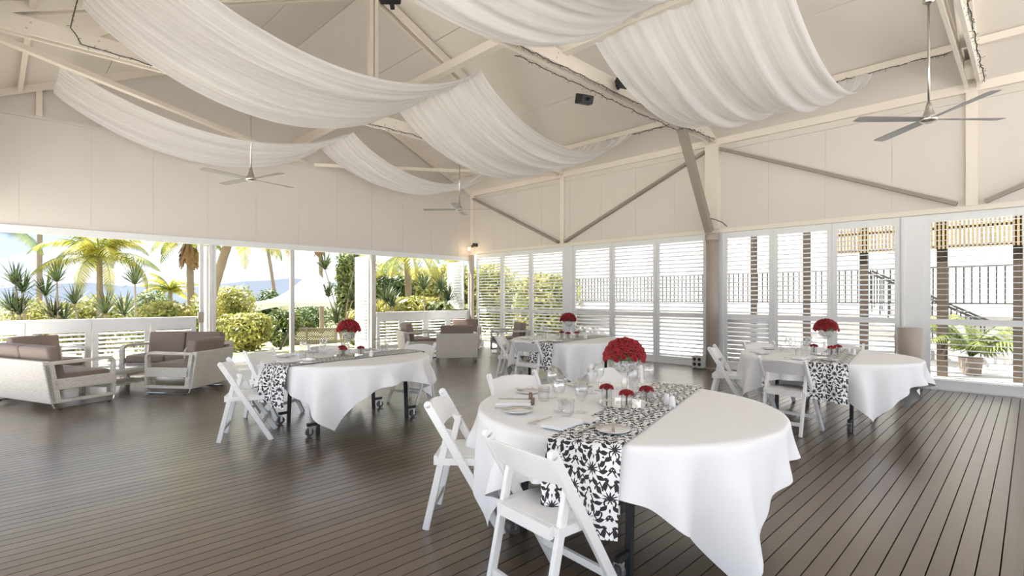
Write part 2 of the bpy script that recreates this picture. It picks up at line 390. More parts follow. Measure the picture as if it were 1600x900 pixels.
# right wall posts and braces
def post(name, mb, m, label, cat='post'): return tag(mb.build(name, m), label, cat)
post('wall_post', MB().box((XR-.10, 4.50, ZR), (XR, 4.78, EAVE-.1)), 'beam_cream', 'broad cream wall post above the round taupe column')
post('wall_post', MB().box((XR-.06, 8.56, ZR), (XR, 8.68, EAVE-.1)), 'beam_cream', 'narrow cream wall post where two taupe braces meet beside the corner bay')
post('wall_post', MB().box((XR-.06, .58, ZR), (XR, .72, EAVE-.1)), 'beam_cream', 'narrow cream wall post behind the single ceiling fan')
post('wall_post', MB().box((XR-.05, YL-.13, ZR), (XR, YL, EAVE-.1)), 'beam_cream', 'cream corner post where the two upper walls meet')
for a, b, l in (((12.1, 4.45), (8.74, 2.87), 'taupe diagonal brace on the wall falling from the room corner'),
                ((8.52, 2.87), (4.80, 4.45), 'taupe diagonal brace on the wall rising to the broad post behind the knee brace'),
                ((4.48, 4.45), (.82, 2.87), 'long taupe diagonal brace on the wall from the broad post down towards the fan'),
                ((.5, 2.87), (-3.1, 4.45), 'taupe diagonal brace on the wall rising beyond the narrow post behind the fan')):
    tag(MB().bar((XR-.04, a[0], a[1]), (XR-.04, b[0], b[1]), .055, .145, (1,0,0)).build('wall_brace', 'brace_taupe'), l, 'brace')
kb = thing('knee_brace', 'taupe knee brace leaning from the round column up to the truss', 'brace')
MB().bar((10.30, 4.64, 2.78), (9.12, 4.64, 4.60), .15, .13, (0,1,0)).build('strut', 'brace_taupe', kb)
MB().tube([(10.25+.1*math.cos(a), 4.64+.09*math.sin(a), 3.05) for a in [j*PI/6 for j in range(13)]], .012, 6).build('cable_tie', 'frame_white', kb)
MB().tube([(10.2, 4.6, 3.03), (10.28, 4.5, 3.0), (10.4, 4.42, 2.95), (10.46, 4.35, 2.87)], .008, 6).build('cable', 'cable_dark', kb)
cy = RY(1117)
c = thing('column', 'round taupe steel column standing between the louvred shutters', 'column', (XR-.13, cy, 0))
MB().lathe([(0, 0), (.12, 0), (.12, 2.62), (0, 2.62)], 28).build('shaft', 'column_taupe', c, True)
MB().lathe([(0, 2.60), (.135, 2.60), (.135, 2.70), (.12, 2.74), (0, 2.74)], 28).build('cap', 'column_taupe', c)
MB().lathe([(0, 0), (.16, 0), (.16, .02), (0, .02)], 24).build('base_plate', 'column_taupe', c)
tag(MB().box((XR-.13, YL-.14, 0), (XR-.02, YL-.03, ZR-.1)).build('corner_column', 'column_taupe'), 'square taupe steel post in the room corner', 'column')

# ------------------------------------------------------------------ louvred shutters
def blade_mesh(wd, dep, th):
    n = 6; v = []; f = []
    for sx in (0, wd):
        for j in range(n*2):
            a = PI*j/n; v.append((sx, dep/2*math.cos(a), th/2*math.sin(a)))
    m = n*2
    for j in range(m): f.append((j, (j+1) % m, m+(j+1) % m, m+j))
    f.append(tuple(range(m))[::-1]); f.append(tuple(range(m, 2*m)))
    return MB().add(v, f)
def shutter(label, group, loc, rz, W, z0, z1, zm=None, tilt=.35, tilt2=None, st=.055, pitch=.083, cat='shutter', name='louvred_shutter', sect=None):
    t = thing(name, label, cat, loc, rz, group)
    th = .02
    for xa in (0, W-st): MB().box((xa, -th, z0), (xa+st, th, z1)).build('stile', 'frame_white', t)
    secs = sect or ([(z0+.13, zm-.045), (zm+.045, z1-.12)] if zm else [(z0+.1, z1-.1)])
    prev = z0
    for a, b in secs:
        MB().box((st, -th, prev), (W-st, th, a)).build('rail', 'frame_white', t); prev = b
    MB().box((st, -th, prev), (W-st, th, z1)).build('rail', 'frame_white', t)
    me = blade_mesh(W-2*st-.004, .078, .010).mesh('blade', 'frame_white', True)
    for k, (a, b) in enumerate(secs):
        n = max(1, round((b-a)/pitch)); p = (b-a)/n
        tl = tilt if (k == len(secs)-1 or tilt2 is None) else tilt2
        for j in range(n): mo('blade', me, t, (st+.002, 0, a+p*(j+.5)), (tl, 0, 0))
    return t
# right wall: (left edge px, right edge px) of every leaf
leafs = [(744, 784), (784, 829), (829, 882), (895, 956), (956, 1025), (1025, 1104),
         (1130, 1208), (1208, 1300), (1300, 1407), (1443, 1612)]
names = ['narrow louvred shutter against the corner post', 'louvred shutter second from the corner post', 'louvred shutter third from the corner post',
         'louvred shutter next after the broad mullion of the corner bay', 'louvred shutter second before the round taupe column', 'louvred shutter just on the corner side of the round taupe column',
         'louvred shutter beside the round taupe column, its lower blades closed', 'middle louvred shutter of the three behind the table by the plinth',
         'louvred shutter beside the plain white panel', 'wide louvred shutter door beyond the beige plinth']
zt = ZR-.08
for i, ((a, b), nm) in enumerate(zip(leafs, names)):
    ya, yb = RY(a), RY(b)
    big = i == 9
    shutter('white '+nm, 'louvred shutters along the wall', (XR+.03, ya, 0), -PI/2, ya-yb-.006, .02, zt, 1.06,
            tilt=.05 if big else (.28 if i in (6, 7, 8) else .42), tilt2=(1.35 if i == 6 else None), st=.085 if big else .075)
# fixed white pieces between leaves
def rbox(pa, pb, d0, d1, z0, z1, nm, label):
    return struct(MB().box((XR-d0, RY(pb), z0), (XR+d1, RY(pa), z1)).build(nm, 'frame_white'), label)
rbox(882, 895, .03, .06, 0, zt, 'trim_11', 'broad white mullion between two bays of shutters')
rbox(1407, 1443, .0, .06, 0, zt, 'trim_12', 'plain white panel between two shutters')
rbox(1409, 1413, .02, .0, 0, zt, 'trim_13', 'thin white bead on the plain panel')
rbox(1104, 1130, -.0, .06, 0, zt, 'trim_14', 'white jamb behind the round taupe column')
struct(MB().box((XR-.02, YB, 0), (XR+.02, RY(1613), zt)).build('trim_15', 'frame_white'), 'white wall panel past the wide shutter door')
struct(MB().box((XR-.03, YB, -.03), (XR+.12, YL, .018)).build('trim_16', 'frame_white'), 'white sill under the shutters')

# ------------------------------------------------------------------ left wall: balustrades, posts, open leaves
def balu(xa, xb, label, group='louvred balustrade panels at the garden'):
    shutter(label, group, (xa, YL+.03, 0), 0, xb-xa-.01, .05, 1.0, tilt=.5, st=.09, cat='balustrade', name='balustrade_panel', sect=[(.16, .80)], pitch=.08)
xs1 = [-.55, .42, 1.32, 2.22, 3.02]
for k in range(4): balu(xs1[k], xs1[k+1], 'white louvred balustrade panel, %s from the slim grey post behind the lounge' % ('fourth', 'third', 'second', 'first')[k], 'balustrade behind the big lounge group')
xs2 = [7.22, 8.0, 8.8, 9.6, 10.36]
for k in range(4): balu(xs2[k], xs2[k+1], 'white louvred balustrade panel, %s from the room corner post' % ('fourth', 'third', 'second', 'first')[k], 'balustrade beside the corner lounge group')
for xa, xb, l in ((-.55, 3.06, 'white cap rail on the balustrade behind the big lounge group'), (7.2, 10.37, 'white cap rail on the balustrade beside the corner lounge group')):
    tag(MB().box((xa, YL-.03, 1.0), (xb, YL+.10, 1.045)).build('cap_rail', 'frame_white'), l, 'rail')
def post2(px0, px1, label, m='frame_white', z0=0, dy=.06):
    tag(MB().box((LX(px0), YL-.03, z0), (LX(px1), YL+dy, ZL-.13)).build('opening_post', m), label, 'post')
post2(312, 317.5, 'slim grey post at the end of the long garden opening', 'alu')
post2(327, 331, 'grey folding-door stile beside the slim post', 'alu')
post2(333, 337, 'grey jamb on the lounge side of the garden doorway', 'alu')
post2(453.5, 459.5, 'grey post standing in the middle of the garden doorway', 'alu')
post2(580, 586.5, 'grey jamb between the garden doorway and the corner opening', 'alu')
post2(733, 736, 'thin white jamb at the end of the corner opening')
tag(MB().box((LX(308), YL-.08, .92), (LX(317), YL-.03, 1.14)).build('switch_box', 'plinth_beige'), 'small taupe box on the slim grey post', 'box')
shutter('white louvred leaf folded open beside the big lounge group', 'open louvred leaves', (3.24, YL+.10, 0), PI/2, .50, .05, ZL-.15, tilt=1.2)
shutter('white louvred leaf swung open by the garden doorway jamb', 'open louvred leaves', (7.04, YL+.10, 0), PI/2, .72, .05, ZL-.15, tilt=1.2)
shutter('short white louvred leaf swung open above the corner balustrade', 'open louvred leaves', (10.28, YL+.12, 0), PI/2, .80, 1.07, ZL-.15, tilt=1.2)

# ================================================================== TABLES
R_T, ZT = .915, .745
SQ = 1.14
def cloth_mesh():
    mb = MB(); n = 288; rings = [0, .25, .5, .75, .9, .975]
    nd = 16; rng = random.Random(3)
    ph = [rng.uniform(0, 6.28) for _ in range(6)]
    def fold(a): return math.sin(17*a+ph[0]+1.2*math.sin(2*a))*.55+math.sin(25*a+ph[1])*.3+math.sin(9*a+ph[2])*.35
    mb.v.append((0, 0, ZT+.006)); idx = []
    for r in rings[1:]:
        idx.append(len(mb.v)); mb.v += [(R_T*r*math.cos(2*PI*j/n), R_T*r*math.sin(2*PI*j/n), ZT+.006) for j in range(n)]
    for q in range(nd+1):
        idx.append(len(mb.v))
        for j in range(n):
            a = 2*PI*j/n; ca, sa = math.cos(a), math.sin(a)
            m_ = max(abs(ca), abs(sa)); L = SQ/(m_**.96); drop = L-R_T; corner = (1/m_-1)/(S2-1)
            s = q/nd*drop; h = min(1, s/.25)
            flare = .012+.02*min(1, s/.03)+.06*s*(1-.8*corner)+fold(a)*(.014*h+.24*s*h)*(.75+.25*(1-corner))+.10*corner**2*math.sin((a*4+PI))*s
            rr = R_T+flare; z = ZT+.006-max(0, s-.012)*(.985)
            tw = .16*corner*s*math.sin(8*a+1.0)
            mb.v.append((rr*math.cos(a+tw*.3), rr*math.sin(a+tw*.3), max(.02, z)))
    for j in range(n): mb.f.append((0, idx[0]+j, idx[0]+(j+1) % n))
    for i in range(len(idx)-1):
        for j in range(n): mb.f.append((idx[i]+j, idx[i+1]+j, idx[i+1]+(j+1) % n, idx[i]+(j+1) % n))
    return mb.mesh('tablecloth', 'cloth', True)
CLOTH = cloth_mesh()
def runner_mesh(OFF=-.12):
    mb = MB(); W = .36; nw = 12; L = 2.52; nl = 100; uvs = []
    for i in range(nl+1):
        s = (i/nl-.5)*L-.085
        for j in range(nw+1):
            wv = (j/nw-.5)*W+OFF; xe = math.sqrt((R_T+.05)**2-wv*wv)
            if abs(s) <= xe: p = (s, wv, ZT+.0135)
            else:
                dr = abs(s)-xe; sg = 1 if s > 0 else -1
                p = (sg*(xe+.015+.05*min(1, dr/.2)*(1+.6*math.sin(wv*26+.8))+.03*dr), wv*(1-.05*dr), ZT+.0135-dr)
            mb.v.append(p); uvs.append((wv, s))
    for i in range(nl):
        for j in range(nw):
            a = i*(nw+1)+j; mb.f.append((a, a+1, a+nw+2, a+nw+1))
    me = mb.mesh('table_runner', 'damask', True); ul = me.uv_layers.new(name='UVMap')
    for lp in me.loops: ul.data[lp.index].uv = uvs[lp.vertex_index]
    return me
RUN = runner_mesh()
TOP = MB().lathe([(0, ZT-.03), (R_T-.01, ZT-.03), (R_T, ZT-.02), (R_T, ZT-.006), (R_T-.006, ZT), (0, ZT)], 64).mesh('tabletop', 'wheel_grey')
LEG = MB().bar((0, 0, .0), (.03, 0, ZT-.03), .034, .034, (0,1,0)).mesh('leg', 'leg_black')
STUB = MB().box((-.115, -.014, .105), (.0, .014, .135)).mesh('caster_arm', 'leg_black')
FORK = MB().box((-.102, -.024, .03), (-.078, -.018, .10)).box((-.102, .018, .03), (-.078, .024, .10)).box((-.105, -.024, .092), (-.075, .024, .105)).mesh('caster_fork', 'chrome')
WHL = MB().tube([(-.09, -.015, .042), (-.09, .015, .042)], .041, 18).tube([(-.09, -.017, .042), (-.09, .017, .042)], .014, 12).mesh('caster_wheel', 'wheel_grey')
tables = {
 'mid':  dict(c=(2.90, 1.87), rot=math.radians(63-45), where='out in the middle of the deck', nm='mid-deck', seats=('runner-end', 'garden-side', 'lounge-side', 'shutter-side')),
 'door': dict(c=(2.98, 5.70), rot=math.radians(232-45), where='near the garden doorway', nm='doorway', seats=('runner-end', 'garden-side', 'doorway-side', 'lounge-side')),
 'far':  dict(c=(6.83, 5.50), rot=math.radians(225-45), where='between the column and the corner lounge', nm='lounge-side', seats=('runner-end', 'corner-side', 'shutter-side', '')),
 'plinth': dict(c=(7.14, 1.77), rot=math.radians(220-45), where='near the beige plinth', nm='plinth', seats=('runner-end', 'column-side', 'shutter-side', ''))}
for key, T in tables.items():
    cx, cy_ = T['c']; wh = T['where']
    t = thing('folding_table', 'round folding banquet table on black wheeled legs '+wh, 'table', (cx, cy_, 0), 0, 'round banquet tables')
    mo('tabletop', TOP, t)
    for sx in (-1, 1):
        for sy in (-1, 1):
            lg = mo('leg', LEG, t, (sx*.55, sy*.38, 0), (0, 0, 0 if sx < 0 else PI))
            mo('caster_arm', STUB, lg); mo('caster_fork', FORK, lg); mo('caster_wheel', WHL, lg)
        MB().box((sx*.53-.015, -.38, .55), (sx*.53+.015, .38, .58)).build('crossbar', 'leg_black', t)
    tag(mo('tablecloth', CLOTH, None, (cx, cy_, 0), (0, 0, T['rot'])), 'white square tablecloth on the round table '+wh, 'tablecloth', 'white tablecloths')
    tag(mo('table_runner', RUN, None, (cx, cy_, 0), (0, 0, .25 if key == 'mid' else .14)), 'black and white damask runner on the table '+wh, 'runner', 'damask table runners')

# ------------------------------------------------------------------ folding chairs
def chair_parts():
    P = {}
    for s in (-1, 1):
        P['upright', s] = MB().bar((-.225, s*.208, .775), (.225, s*.208, .0), .026, .048, (1,0,.6))
        P['upright', s].tube([(-.225, s*.208-.013, .775), (-.225, s*.208+.013, .775)], .024, 12)
        P['leg', s] = MB().bar((-.105, s*.178, .62), (-.245, s*.178, .0), .024, .042, (1,0,0))
    nb = 12; v = []; f = []
    for i in range(nb+1):
        yy = (i/nb-.5)*.40; bow = -.035*(1-(yy/.2)**2); arch = .022*(1-(yy/.2)**2)
        for (dx, z) in ((0, .625-arch*.4), (0, .745+arch), (.014, .745+arch), (.014, .625-arch*.4)):
            lean = -.225+(.775-z)*.57
            v.append((lean+bow+dx-.004, yy, z))
    for i in range(nb):
        for j in range(4): f.append((i*4+j, i*4+(j+1) % 4, i*4+4+(j+1) % 4, i*4+4+j))
    f.append((0,1,2,3)); f.append(tuple(nb*4+j for j in (3,2,1,0)))
    P['backrest', 0] = MB().add(v, f)
    P['seat', 0] = MB().box((-.175, -.16, .425), (.215, .16, .452))
    P['seat_frame', 0] = MB().box((-.20, -.165, .395), (-.175, .165, .45)).box((-.175, -.195, .405), (.22, -.16, .447)).box((-.175, .16, .405), (.22, .195, .447)).box((.2, -.165, .405), (.225, .165, .447))
    P['stretcher', 0] = MB().box((-.225, -.17, .10), (-.205, .17, .135))
    P['stretcher', 1] = MB().box((.125, -.20, .135), (.145, .20, .17))
    return {k: (k[0], m.mesh(k[0], 'chair_white')) for k, m in P.items()}
CP = chair_parts()
def chair(x, y, tx, ty, label, group=None):
    t = thing('folding_chair', label, 'chair', (x, y, 0), math.atan2(ty-y, tx-x), group)
    t.scale = (1.03, 1.12, 1.01)
    for nm, me in CP.values():
        o = mo(nm, me, t)
        if nm in ('seat', 'backrest', 'upright', 'leg'):
            b = o.modifiers.new('bevel', 'BEVEL'); b.width = .005; b.segments = 2
    return t
def chairs(key, spots):
    cx, cy_ = tables[key]['c']
    for dx, dy, l, *fc in spots:
        r = math.hypot(dx, dy); k = (r-.20)/r; px_, py_ = cx+dx*k, cy_+dy*k
        tx, ty = (px_+fc[0][0], py_+fc[0][1]) if fc else (cx, cy_)
        chair(px_, py_, tx, ty, 'white folding chair '+l, 'white folding chairs')
chairs('mid', [(-1.17, -.28, 'at the middle-deck table, in front of the hanging damask runner end', (1, -.10)), (-.80, .90, 'at the middle-deck table, side-on with its seat under the cloth'),
               (.28, 1.28, 'at the middle-deck table on the side towards the corner lounge'), (1.28, .92, 'at the middle-deck table behind the red flower dome')])
chairs('door', [(-1.27, .10, 'at the doorway table beside the hanging runner end', (.88, -.42)), (-.62, 1.05, 'at the doorway table on its garden side, next to the runner end'),
                (.32, 1.25, 'at the doorway table on its garden side, behind the glasses'), (1.36, .50, 'at the doorway table on the side facing the corner lounge')])
chairs('far', [(-.62, .98, 'at the lounge-side table beside the runner end, turned to the shutters'), (-1.14, -.1, 'at the lounge-side table with the runner end hanging over its seat'), (1.2, .6, 'at the lounge-side table on its shutter side')])
chairs('plinth', [(-1.16, .12, 'at the table by the plinth, in front of the runner end'), (-.35, 1.22, 'at the table by the plinth, side-on towards the column'),
                  (.80, 1.05, 'at the table by the plinth, facing out from the shutters'), (1.35, .12, 'at the table by the plinth, mostly hidden by the cloth')])

# ------------------------------------------------------------------ table settings
def lathe_me(name, prof, m, n=20, smooth=True): return MB().lathe(prof, n).mesh(name, m, smooth)
WINE = lathe_me('wine_glass', [(0, .002), (.034, .002), (.034, .005), (.006, .010), (.004, .03), (.004, .085), (.012, .095), (.032, .115), (.040, .145), (.038, .175), (.032, .205), (.0305, .205), (.036, .175), (.038, .146), (.030, .117), (.0, .100)], 'glass')
FLUTE = lathe_me('water_goblet', [(0, .002), (.036, .002), (.036, .005), (.006, .009), (.004, .06), (.02, .075), (.036, .105), (.041, .14), (.036, .18), (.0345, .18), (.039, .14), (.034, .107), (.0, .08)], 'glass')
TUMB = lathe_me('tumbler', [(0, .0), (.034, .0), (.036, .01), (.041, .095), (.039, .095), (.034, .014), (0, .012)], 'glass')
PLATE = lathe_me('side_plate', [(0, .0), (.055, .0), (.088, .014), (.09, .017), (.056, .006), (0, .005)], 'porcelain', 28)
NAPK = MB().box((-.065, -.115, 0), (.065, .115, .007)).box((-.063, -.113, .0075), (.06, .11, .014)).mesh('napkin', 'napkin')
def knife_mesh():
    mb = MB().box((-.11, -.008, .001), (-.01, .008, .006)); mb.add([(-.01,-.006,.002),(.10,-.009,.002),(.115,.006,.002),(-.01,.006,.002),(-.01,-.006,.004),(.10,-.009,.004),(.115,.006,.004),(-.01,.006,.004)], [(0,3,2,1),(4,5,6,7),(0,1,5,4),(1,2,6,5),(2,3,7,6),(3,0,4,7)]); return mb.mesh('knife', 'silver')
def fork_mesh():
    mb = MB().box((-.11, -.007, .001), (.02, .007, .005)).box((.02, -.012, .002), (.06, .012, .005))
    for k in range(4): mb.box((.06, -.012+k*.0068, .003), (.105, -.0085+k*.0068, .006))
    return mb.mesh('fork', 'silver')
KNI, FOR = knife_mesh(), fork_mesh()
NRING = MB().lathe([(.020, -.012), (.024, -.006), (.024, .006), (.020, .012), (.016, .006), (.016, -.006), (.020, -.012)], 16).mesh('napkin_ring', 'shell_brown', True)
TZ = ZT+.0075
def place(key, ang, sid):
    T = tables[key]; cx, cy_ = T['c']; nm_ = T['nm']; seat = T['seats'][sid]; ca, sa = math.cos(ang), math.sin(ang)
    def put(nm, me, r, s, label, cat, plural, z=0, rz=0):
        x = cx+ca*r+sa*s; y = cy_+sa*r-ca*s      # r out from the table centre, s to the diner's right
        o = mo(nm, me, None, (x, y, TZ+z+(.0075 if abs(y-cy_) < .36 else 0)), (0, 0, ang+PI+rz))
        return tag(o, '%s at the %s seat of the %s table' % (label, seat, nm_), cat, '%s on the %s table' % (plural, nm_))
    put('napkin', NAPK, .72, 0, 'folded white napkin', 'napkin', 'napkins', rz=PI/2)
    put('fork', FOR, .72, -.15, 'silver fork', 'fork', 'forks')
    put('knife', KNI, .72, .15, 'silver knife', 'knife', 'knives')
    put('side_plate', PLATE, .68, -.28, 'small white side plate', 'plate', 'side plates')
    put('butter_knife', KNI, .68, -.28, 'silver butter knife on the side plate', 'knife', 'butter knives', z=.018, rz=.5)
    put('wine_glass', WINE, .46, .20, 'clear stemmed wine glass', 'glass', 'wine glasses')
    put('water_goblet', FLUTE, .40, .08, 'clear round-bowled water goblet', 'glass', 'water goblets')
    put('tumbler', TUMB, .52, .10, 'clear straight-sided tumbler', 'glass', 'tumblers')
for key, angs in (('mid', (186, 132, 78, 36)), ('door', (186, 121, 76, 20)), ('far', (182, 122, 27)), ('plinth', (174, 106, 53))):
    for q, a in enumerate(angs): place(key, math.radians(a), q)
for dx, dy, l in ((-.42, .42, 'brown shell napkin ring standing beside the tumblers'), (-.30, .55, 'brown shell napkin ring lying between the glasses')):
    cx, cy_ = tables['mid']['c']
    tag(mo('napkin_ring', NRING, None, (cx+dx, cy_+dy, TZ+.024), (PI/2, 0, .7)), l+' on the middle-deck table', 'napkin ring')

# ------------------------------------------------------------------ centrepieces: rose dome on a clear pedestal
def rose_mesh(r=.021):
    mb = MB()
    for rr, z0, h, lob, ph in ((1.0, 0, .62, 5, 0), (.70, .10, .80, 5, .6), (.42, .2, .92, 3, .3)):
        n = 15; k0 = len(mb.v)
        for (pr, pz) in ((.35, .0), (.9, .35), (1.0, .75), (.88, 1.0), (.70, .70)):
            for j in range(n):
                a = 2*PI*j/n; lo = 1+.10*math.cos(lob*a+ph*5)*(pr > .8)
                mb.v.append((r*rr*pr*lo*math.cos(a), r*rr*pr*lo*math.sin(a), r*(z0+(h-z0)*pz*(1+.12*math.cos(lob*a+ph*5+1)*(pz > .6)))))
        for i in range(4):
            for j in range(n): mb.f.append((k0+i*n+j, k0+i*n+(j+1) % n, k0+(i+1)*n+(j+1) % n, k0+(i+1)*n+j))
    mb.lathe([(.3*r, .3*r), (.22*r, .85*r), (0, .95*r)], 8)
    return mb.mesh('rose', 'rose_red', True)
ROSE = rose_mesh()
VASE = MB().lathe([(0, 0), (.055, 0), (.055, .008), (.02, .016), (.014, .05), (.022, .075), (.014, .10), (.024, .13), (.014, .155), (.02, .175), (.05, .20), (.082, .235), (.088, .285), (.085, .285), (.078, .237), (.046, .204), (0, .19)], 24).mesh('pedestal', 'glass', True)
def crystals_mesh():
    mb = MB(); rng = random.Random(8)
    for k in range(90):
        a = rng.uniform(0, 2*PI); z = rng.uniform(.205, .275); rmax = .045+(.03*min(1, (z-.205)/.04)); r = rng.uniform(0, rmax); q = rng.uniform(.006, .010)
        p = Vector((r*math.cos(a), r*math.sin(a), z)); k0 = len(mb.v)
        for d in ((q,0,0),(-q,0,0),(0,q,0),(0,-q,0),(0,0,q),(0,0,-q)): mb.v.append(tuple(p+Vector(d)))
        for t3 in ((0,2,4),(2,1,4),(1,3,4),(3,0,4),(2,0,5),(1,2,5),(3,1,5),(0,3,5)): mb.f.append(tuple(k0+i for i in t3))
    return mb.mesh('crystals', 'porcelain')
CRY = crystals_mesh()
VOT = MB().lathe([(0, 0), (.034, 0), (.036, .09), (.034, .09), (.032, .006), (0, .006)], 18).mesh('votive', 'glass', True)
DISC = MB().lathe([(0, 0), (.165, 0), (.165, .006), (0, .006)], 40).mesh('mirror_disc', 'mirror')
SHAK = MB().lathe([(0, 0), (.020, 0), (.022, .02), (.015, .055), (.016, .066), (.010, .074), (0, .076)], 16).mesh('shaker', 'porcelain', True)
GREEN = MB().lathe([(0, -.02), (.11, -.012), (.12, .0), (.10, .03), (0, .11)], 16).mesh('foam_core', 'leaf_dark', True)
for key, T in tables.items():
    cx, cy_ = T['c']; wh = T['where']
    mx_, my_ = cx+.0, cy_+.0
    z0 = ZT+.0145
    tag(mo('mirror_disc', DISC, None, (mx_, my_, z0)), 'round mirror plate under the centrepiece of the %s table' % T['nm'], 'mirror', 'centrepiece mirrors')
    t = thing('centrepiece', 'tall clear pedestal with a dome of red roses on the %s table' % T['nm'], 'centrepiece', (mx_, my_, z0+.0065), 0, 'red rose centrepieces')
    mo('pedestal', VASE, t); cr_ = mo('crystals', CRY, t); cr_['kind'] = 'stuff'
    mo('foam_core', GREEN, t, (0, 0, .295))
    rng = random.Random(11); n = 64
    for k in range(n):
        zf = (k+.5)/n; a = k*2.39996; zz = zf*.98; rr = math.sqrt(max(0, 1-zz*zz))
        p = Vector((.128*rr*math.cos(a), .128*rr*math.sin(a), .285+.128*zz))
        nrm = Vector((rr*math.cos(a), rr*math.sin(a), zz*.9+.1)).normalized()
        o = mo('rose', ROSE, t, p-nrm*.008); o.rotation_euler = nrm.to_track_quat('Z', 'Y').to_euler()
        s_ = rng.uniform(.95, 1.2); o.scale = (s_, s_, s_)
    for q, (dx, dy) in enumerate(((-.11, -.085), (.10, -.10), (-.02, .125))):
        v = thing('rose_votive', 'small glass with red roses on the mirror of the %s table' % T['nm'], 'vase', (mx_+dx, my_+dy, z0+.0065), 0, 'rose tumblers on the %s table' % T['nm'])
        mo('votive', VOT, v)
        for k in range(6):
            a = k*PI/2.5; rr = .026 if k < 5 else 0
            o = mo('rose', ROSE, v, (rr*math.cos(a), rr*math.sin(a), .084+(.008 if k == 5 else 0))); o.rotation_euler = (-.75*math.sin(a)*(rr > 0), .75*math.cos(a)*(rr > 0), 0)
        MB().tube([(0, 0, .008), (.004, 0, .09)], .006, 6).build('stem', 'leaf_dark', v)
    for dx, dy in ((.14, -.26), (.18, -.20)):
        tag(mo('shaker', SHAK, None, (mx_+dx, my_+dy, ZT+.0085)), 'small white shaker beside the mirror of the %s table' % T['nm'], 'shaker', 'white shakers on the %s table' % T['nm'])
    tag(mo('spare_plate', MB().box((-.07, -.07, 0), (.07, .07, .012)).mesh('spare_plate', 'porcelain'), None, (cx-.55, cy_-.08, ZT+.0145), (0, 0, .3)), 'square white plate on the runner of the %s table' % T['nm'], 'plate', 'square plates on the runners')
# ================================================================== LOUNGE SUITES
def rounded_path(pts, r, n=5):
    o = []
    for i, p in enumerate(pts):
        p = Vector(p)
        if i in (0, len(pts)-1): o.append(p); continue
        a = (Vector(pts[i-1])-p).normalized(); b = (Vector(pts[i+1])-p).normalized()
        for k in range(n+1):
            t_ = k/n; o.append((p+a*r)*(1-t_)**2+p*2*t_*(1-t_)+(p+b*r)*t_**2)
    return o
def cushion_mesh(sx, sy, sz):
    bm = bmesh.new(); bmesh.ops.create_cube(bm, size=1)
    for v in bm.verts: v.co = Vector((v.co.x*sx, v.co.y*sy, v.co.z*sz))
    bmesh.ops.bevel(bm, geom=bm.edges[:], offset=min(sx, sy, sz)*.28, segments=3, affect='EDGES', profile=.6)
    me = bpy.data.meshes.new('cushion'); bm.to_mesh(me); bm.free(); me.materials.append(MATS['cushion_taupe'])
    me.polygons.foreach_set('use_smooth', [True]*len(me.polygons)); return me
def lounge(name, label, W, ncush, loc, face, group):
    t = thing(name, label, 'armchair' if ncush == 1 else 'sofa', (loc[0], loc[1], 0), math.atan2(face[1], face[0]), group)
    h = W/2
    # leaning woven back
    xb0, xb1 = -.36, -.45
    MB().add([(xb0, -h, .09), (xb0, h, .09), (xb0+.07, h, .09), (xb0+.07, -h, .09), (xb1, -h, .64), (xb1, h, .64), (xb1+.08, h, .64), (xb1+.08, -h, .64)],
             [(0,3,2,1),(4,5,6,7),(0,1,5,4),(1,2,6,5),(2,3,7,6),(3,0,4,7)]).build('back_panel', 'wicker', t, bevel=.012)
    MB().box((xb0+.07, -h+.06, .27), (.36, h-.06, .33)).build('seat_base', 'wicker', t)
    for s in (-1, 1):
        y0, y1 = (s*h-s*.075, s*h) if s > 0 else (s*h, s*h-s*.075)
        sf = MB()
        sf.box((-.32, y0, .26), (.40, y1, .40))       # apron
        sf.box((-.30, y0, .09), (.40, y1, .13))       # bottom rail
        sf.box((.36, y0, .13), (.40, y1, .26))        # front post low
        sf.add([(-.36, y0, .12), (-.24, y0, .12), (-.32, y0, .60), (-.43, y0, .60), (-.36, y1, .12), (-.24, y1, .12), (-.32, y1, .60), (-.43, y1, .60)],
               [(0,1,2,3),(7,6,5,4),(0,4,5,1),(1,5,6,2),(2,6,7,3),(3,7,4,0)])
        sf.build('side_panel', 'wicker', t, bevel=.008)
        pth = rounded_path([(.37, s*(h-.037), .38), (.385, s*(h-.037), .615), (-.40, s*(h-.037), .605)], .10, 6)
        ar = MB(); k0 = len(ar.v)
        for i, p in enumerate(pth):
            d = (pth[min(i+1, len(pth)-1)]-pth[max(i-1, 0)]).normalized(); nn = Vector((d.z, 0, -d.x))
            for sy, sn in ((-1, -1), (1, -1), (1, 1), (-1, 1)): ar.v.append(tuple(p+Vector((0, sy*.0385, 0))+nn*sn*.02))
        for i in range(len(pth)-1):
            for j in range(4): ar.f.append((i*4+j, i*4+(j+1) % 4, i*4+4+(j+1) % 4, i*4+4+j))
        ar.build('armrest', 'wicker', t, bevel=.006)
        sl = MB(); ps = rounded_path([(-.33, s*(h-.03), .10), (-.30, s*(h-.03), .012), (.38, s*(h-.03), .012), (.39, s*(h-.03), .10)], .04, 4)
        sl.tube(ps, .011, 6).build('sled_base', 'chrome', t)
        for xx in (-.24, .32): MB().tube([(xx, s*(h-.03), 0), (xx, s*(h-.03), .012)], .022, 10).build('foot', 'black_plastic', t)
    cw = (W-.17)/ncush
    sc_ = cushion_mesh(.70, cw-.01, .13); bc_ = cushion_mesh(.15, cw-.015, .46)
    for k in range(ncush):
        yy = -h+.085+cw*(k+.5)
        mo('seat_cushion', sc_, t, (.03, yy, .385)); mo('back_cushion', bc_, t, (-.255, yy, .585), (0, -.17, 0))
    return t
G1, G2 = 'big lounge group by the garden opening', 'corner lounge group'
lounge('wicker_sofa', 'white wicker sofa with taupe cushions, its woven back to the open deck', 1.55, 2, (.58, 9.62), (.93, .37), G1)
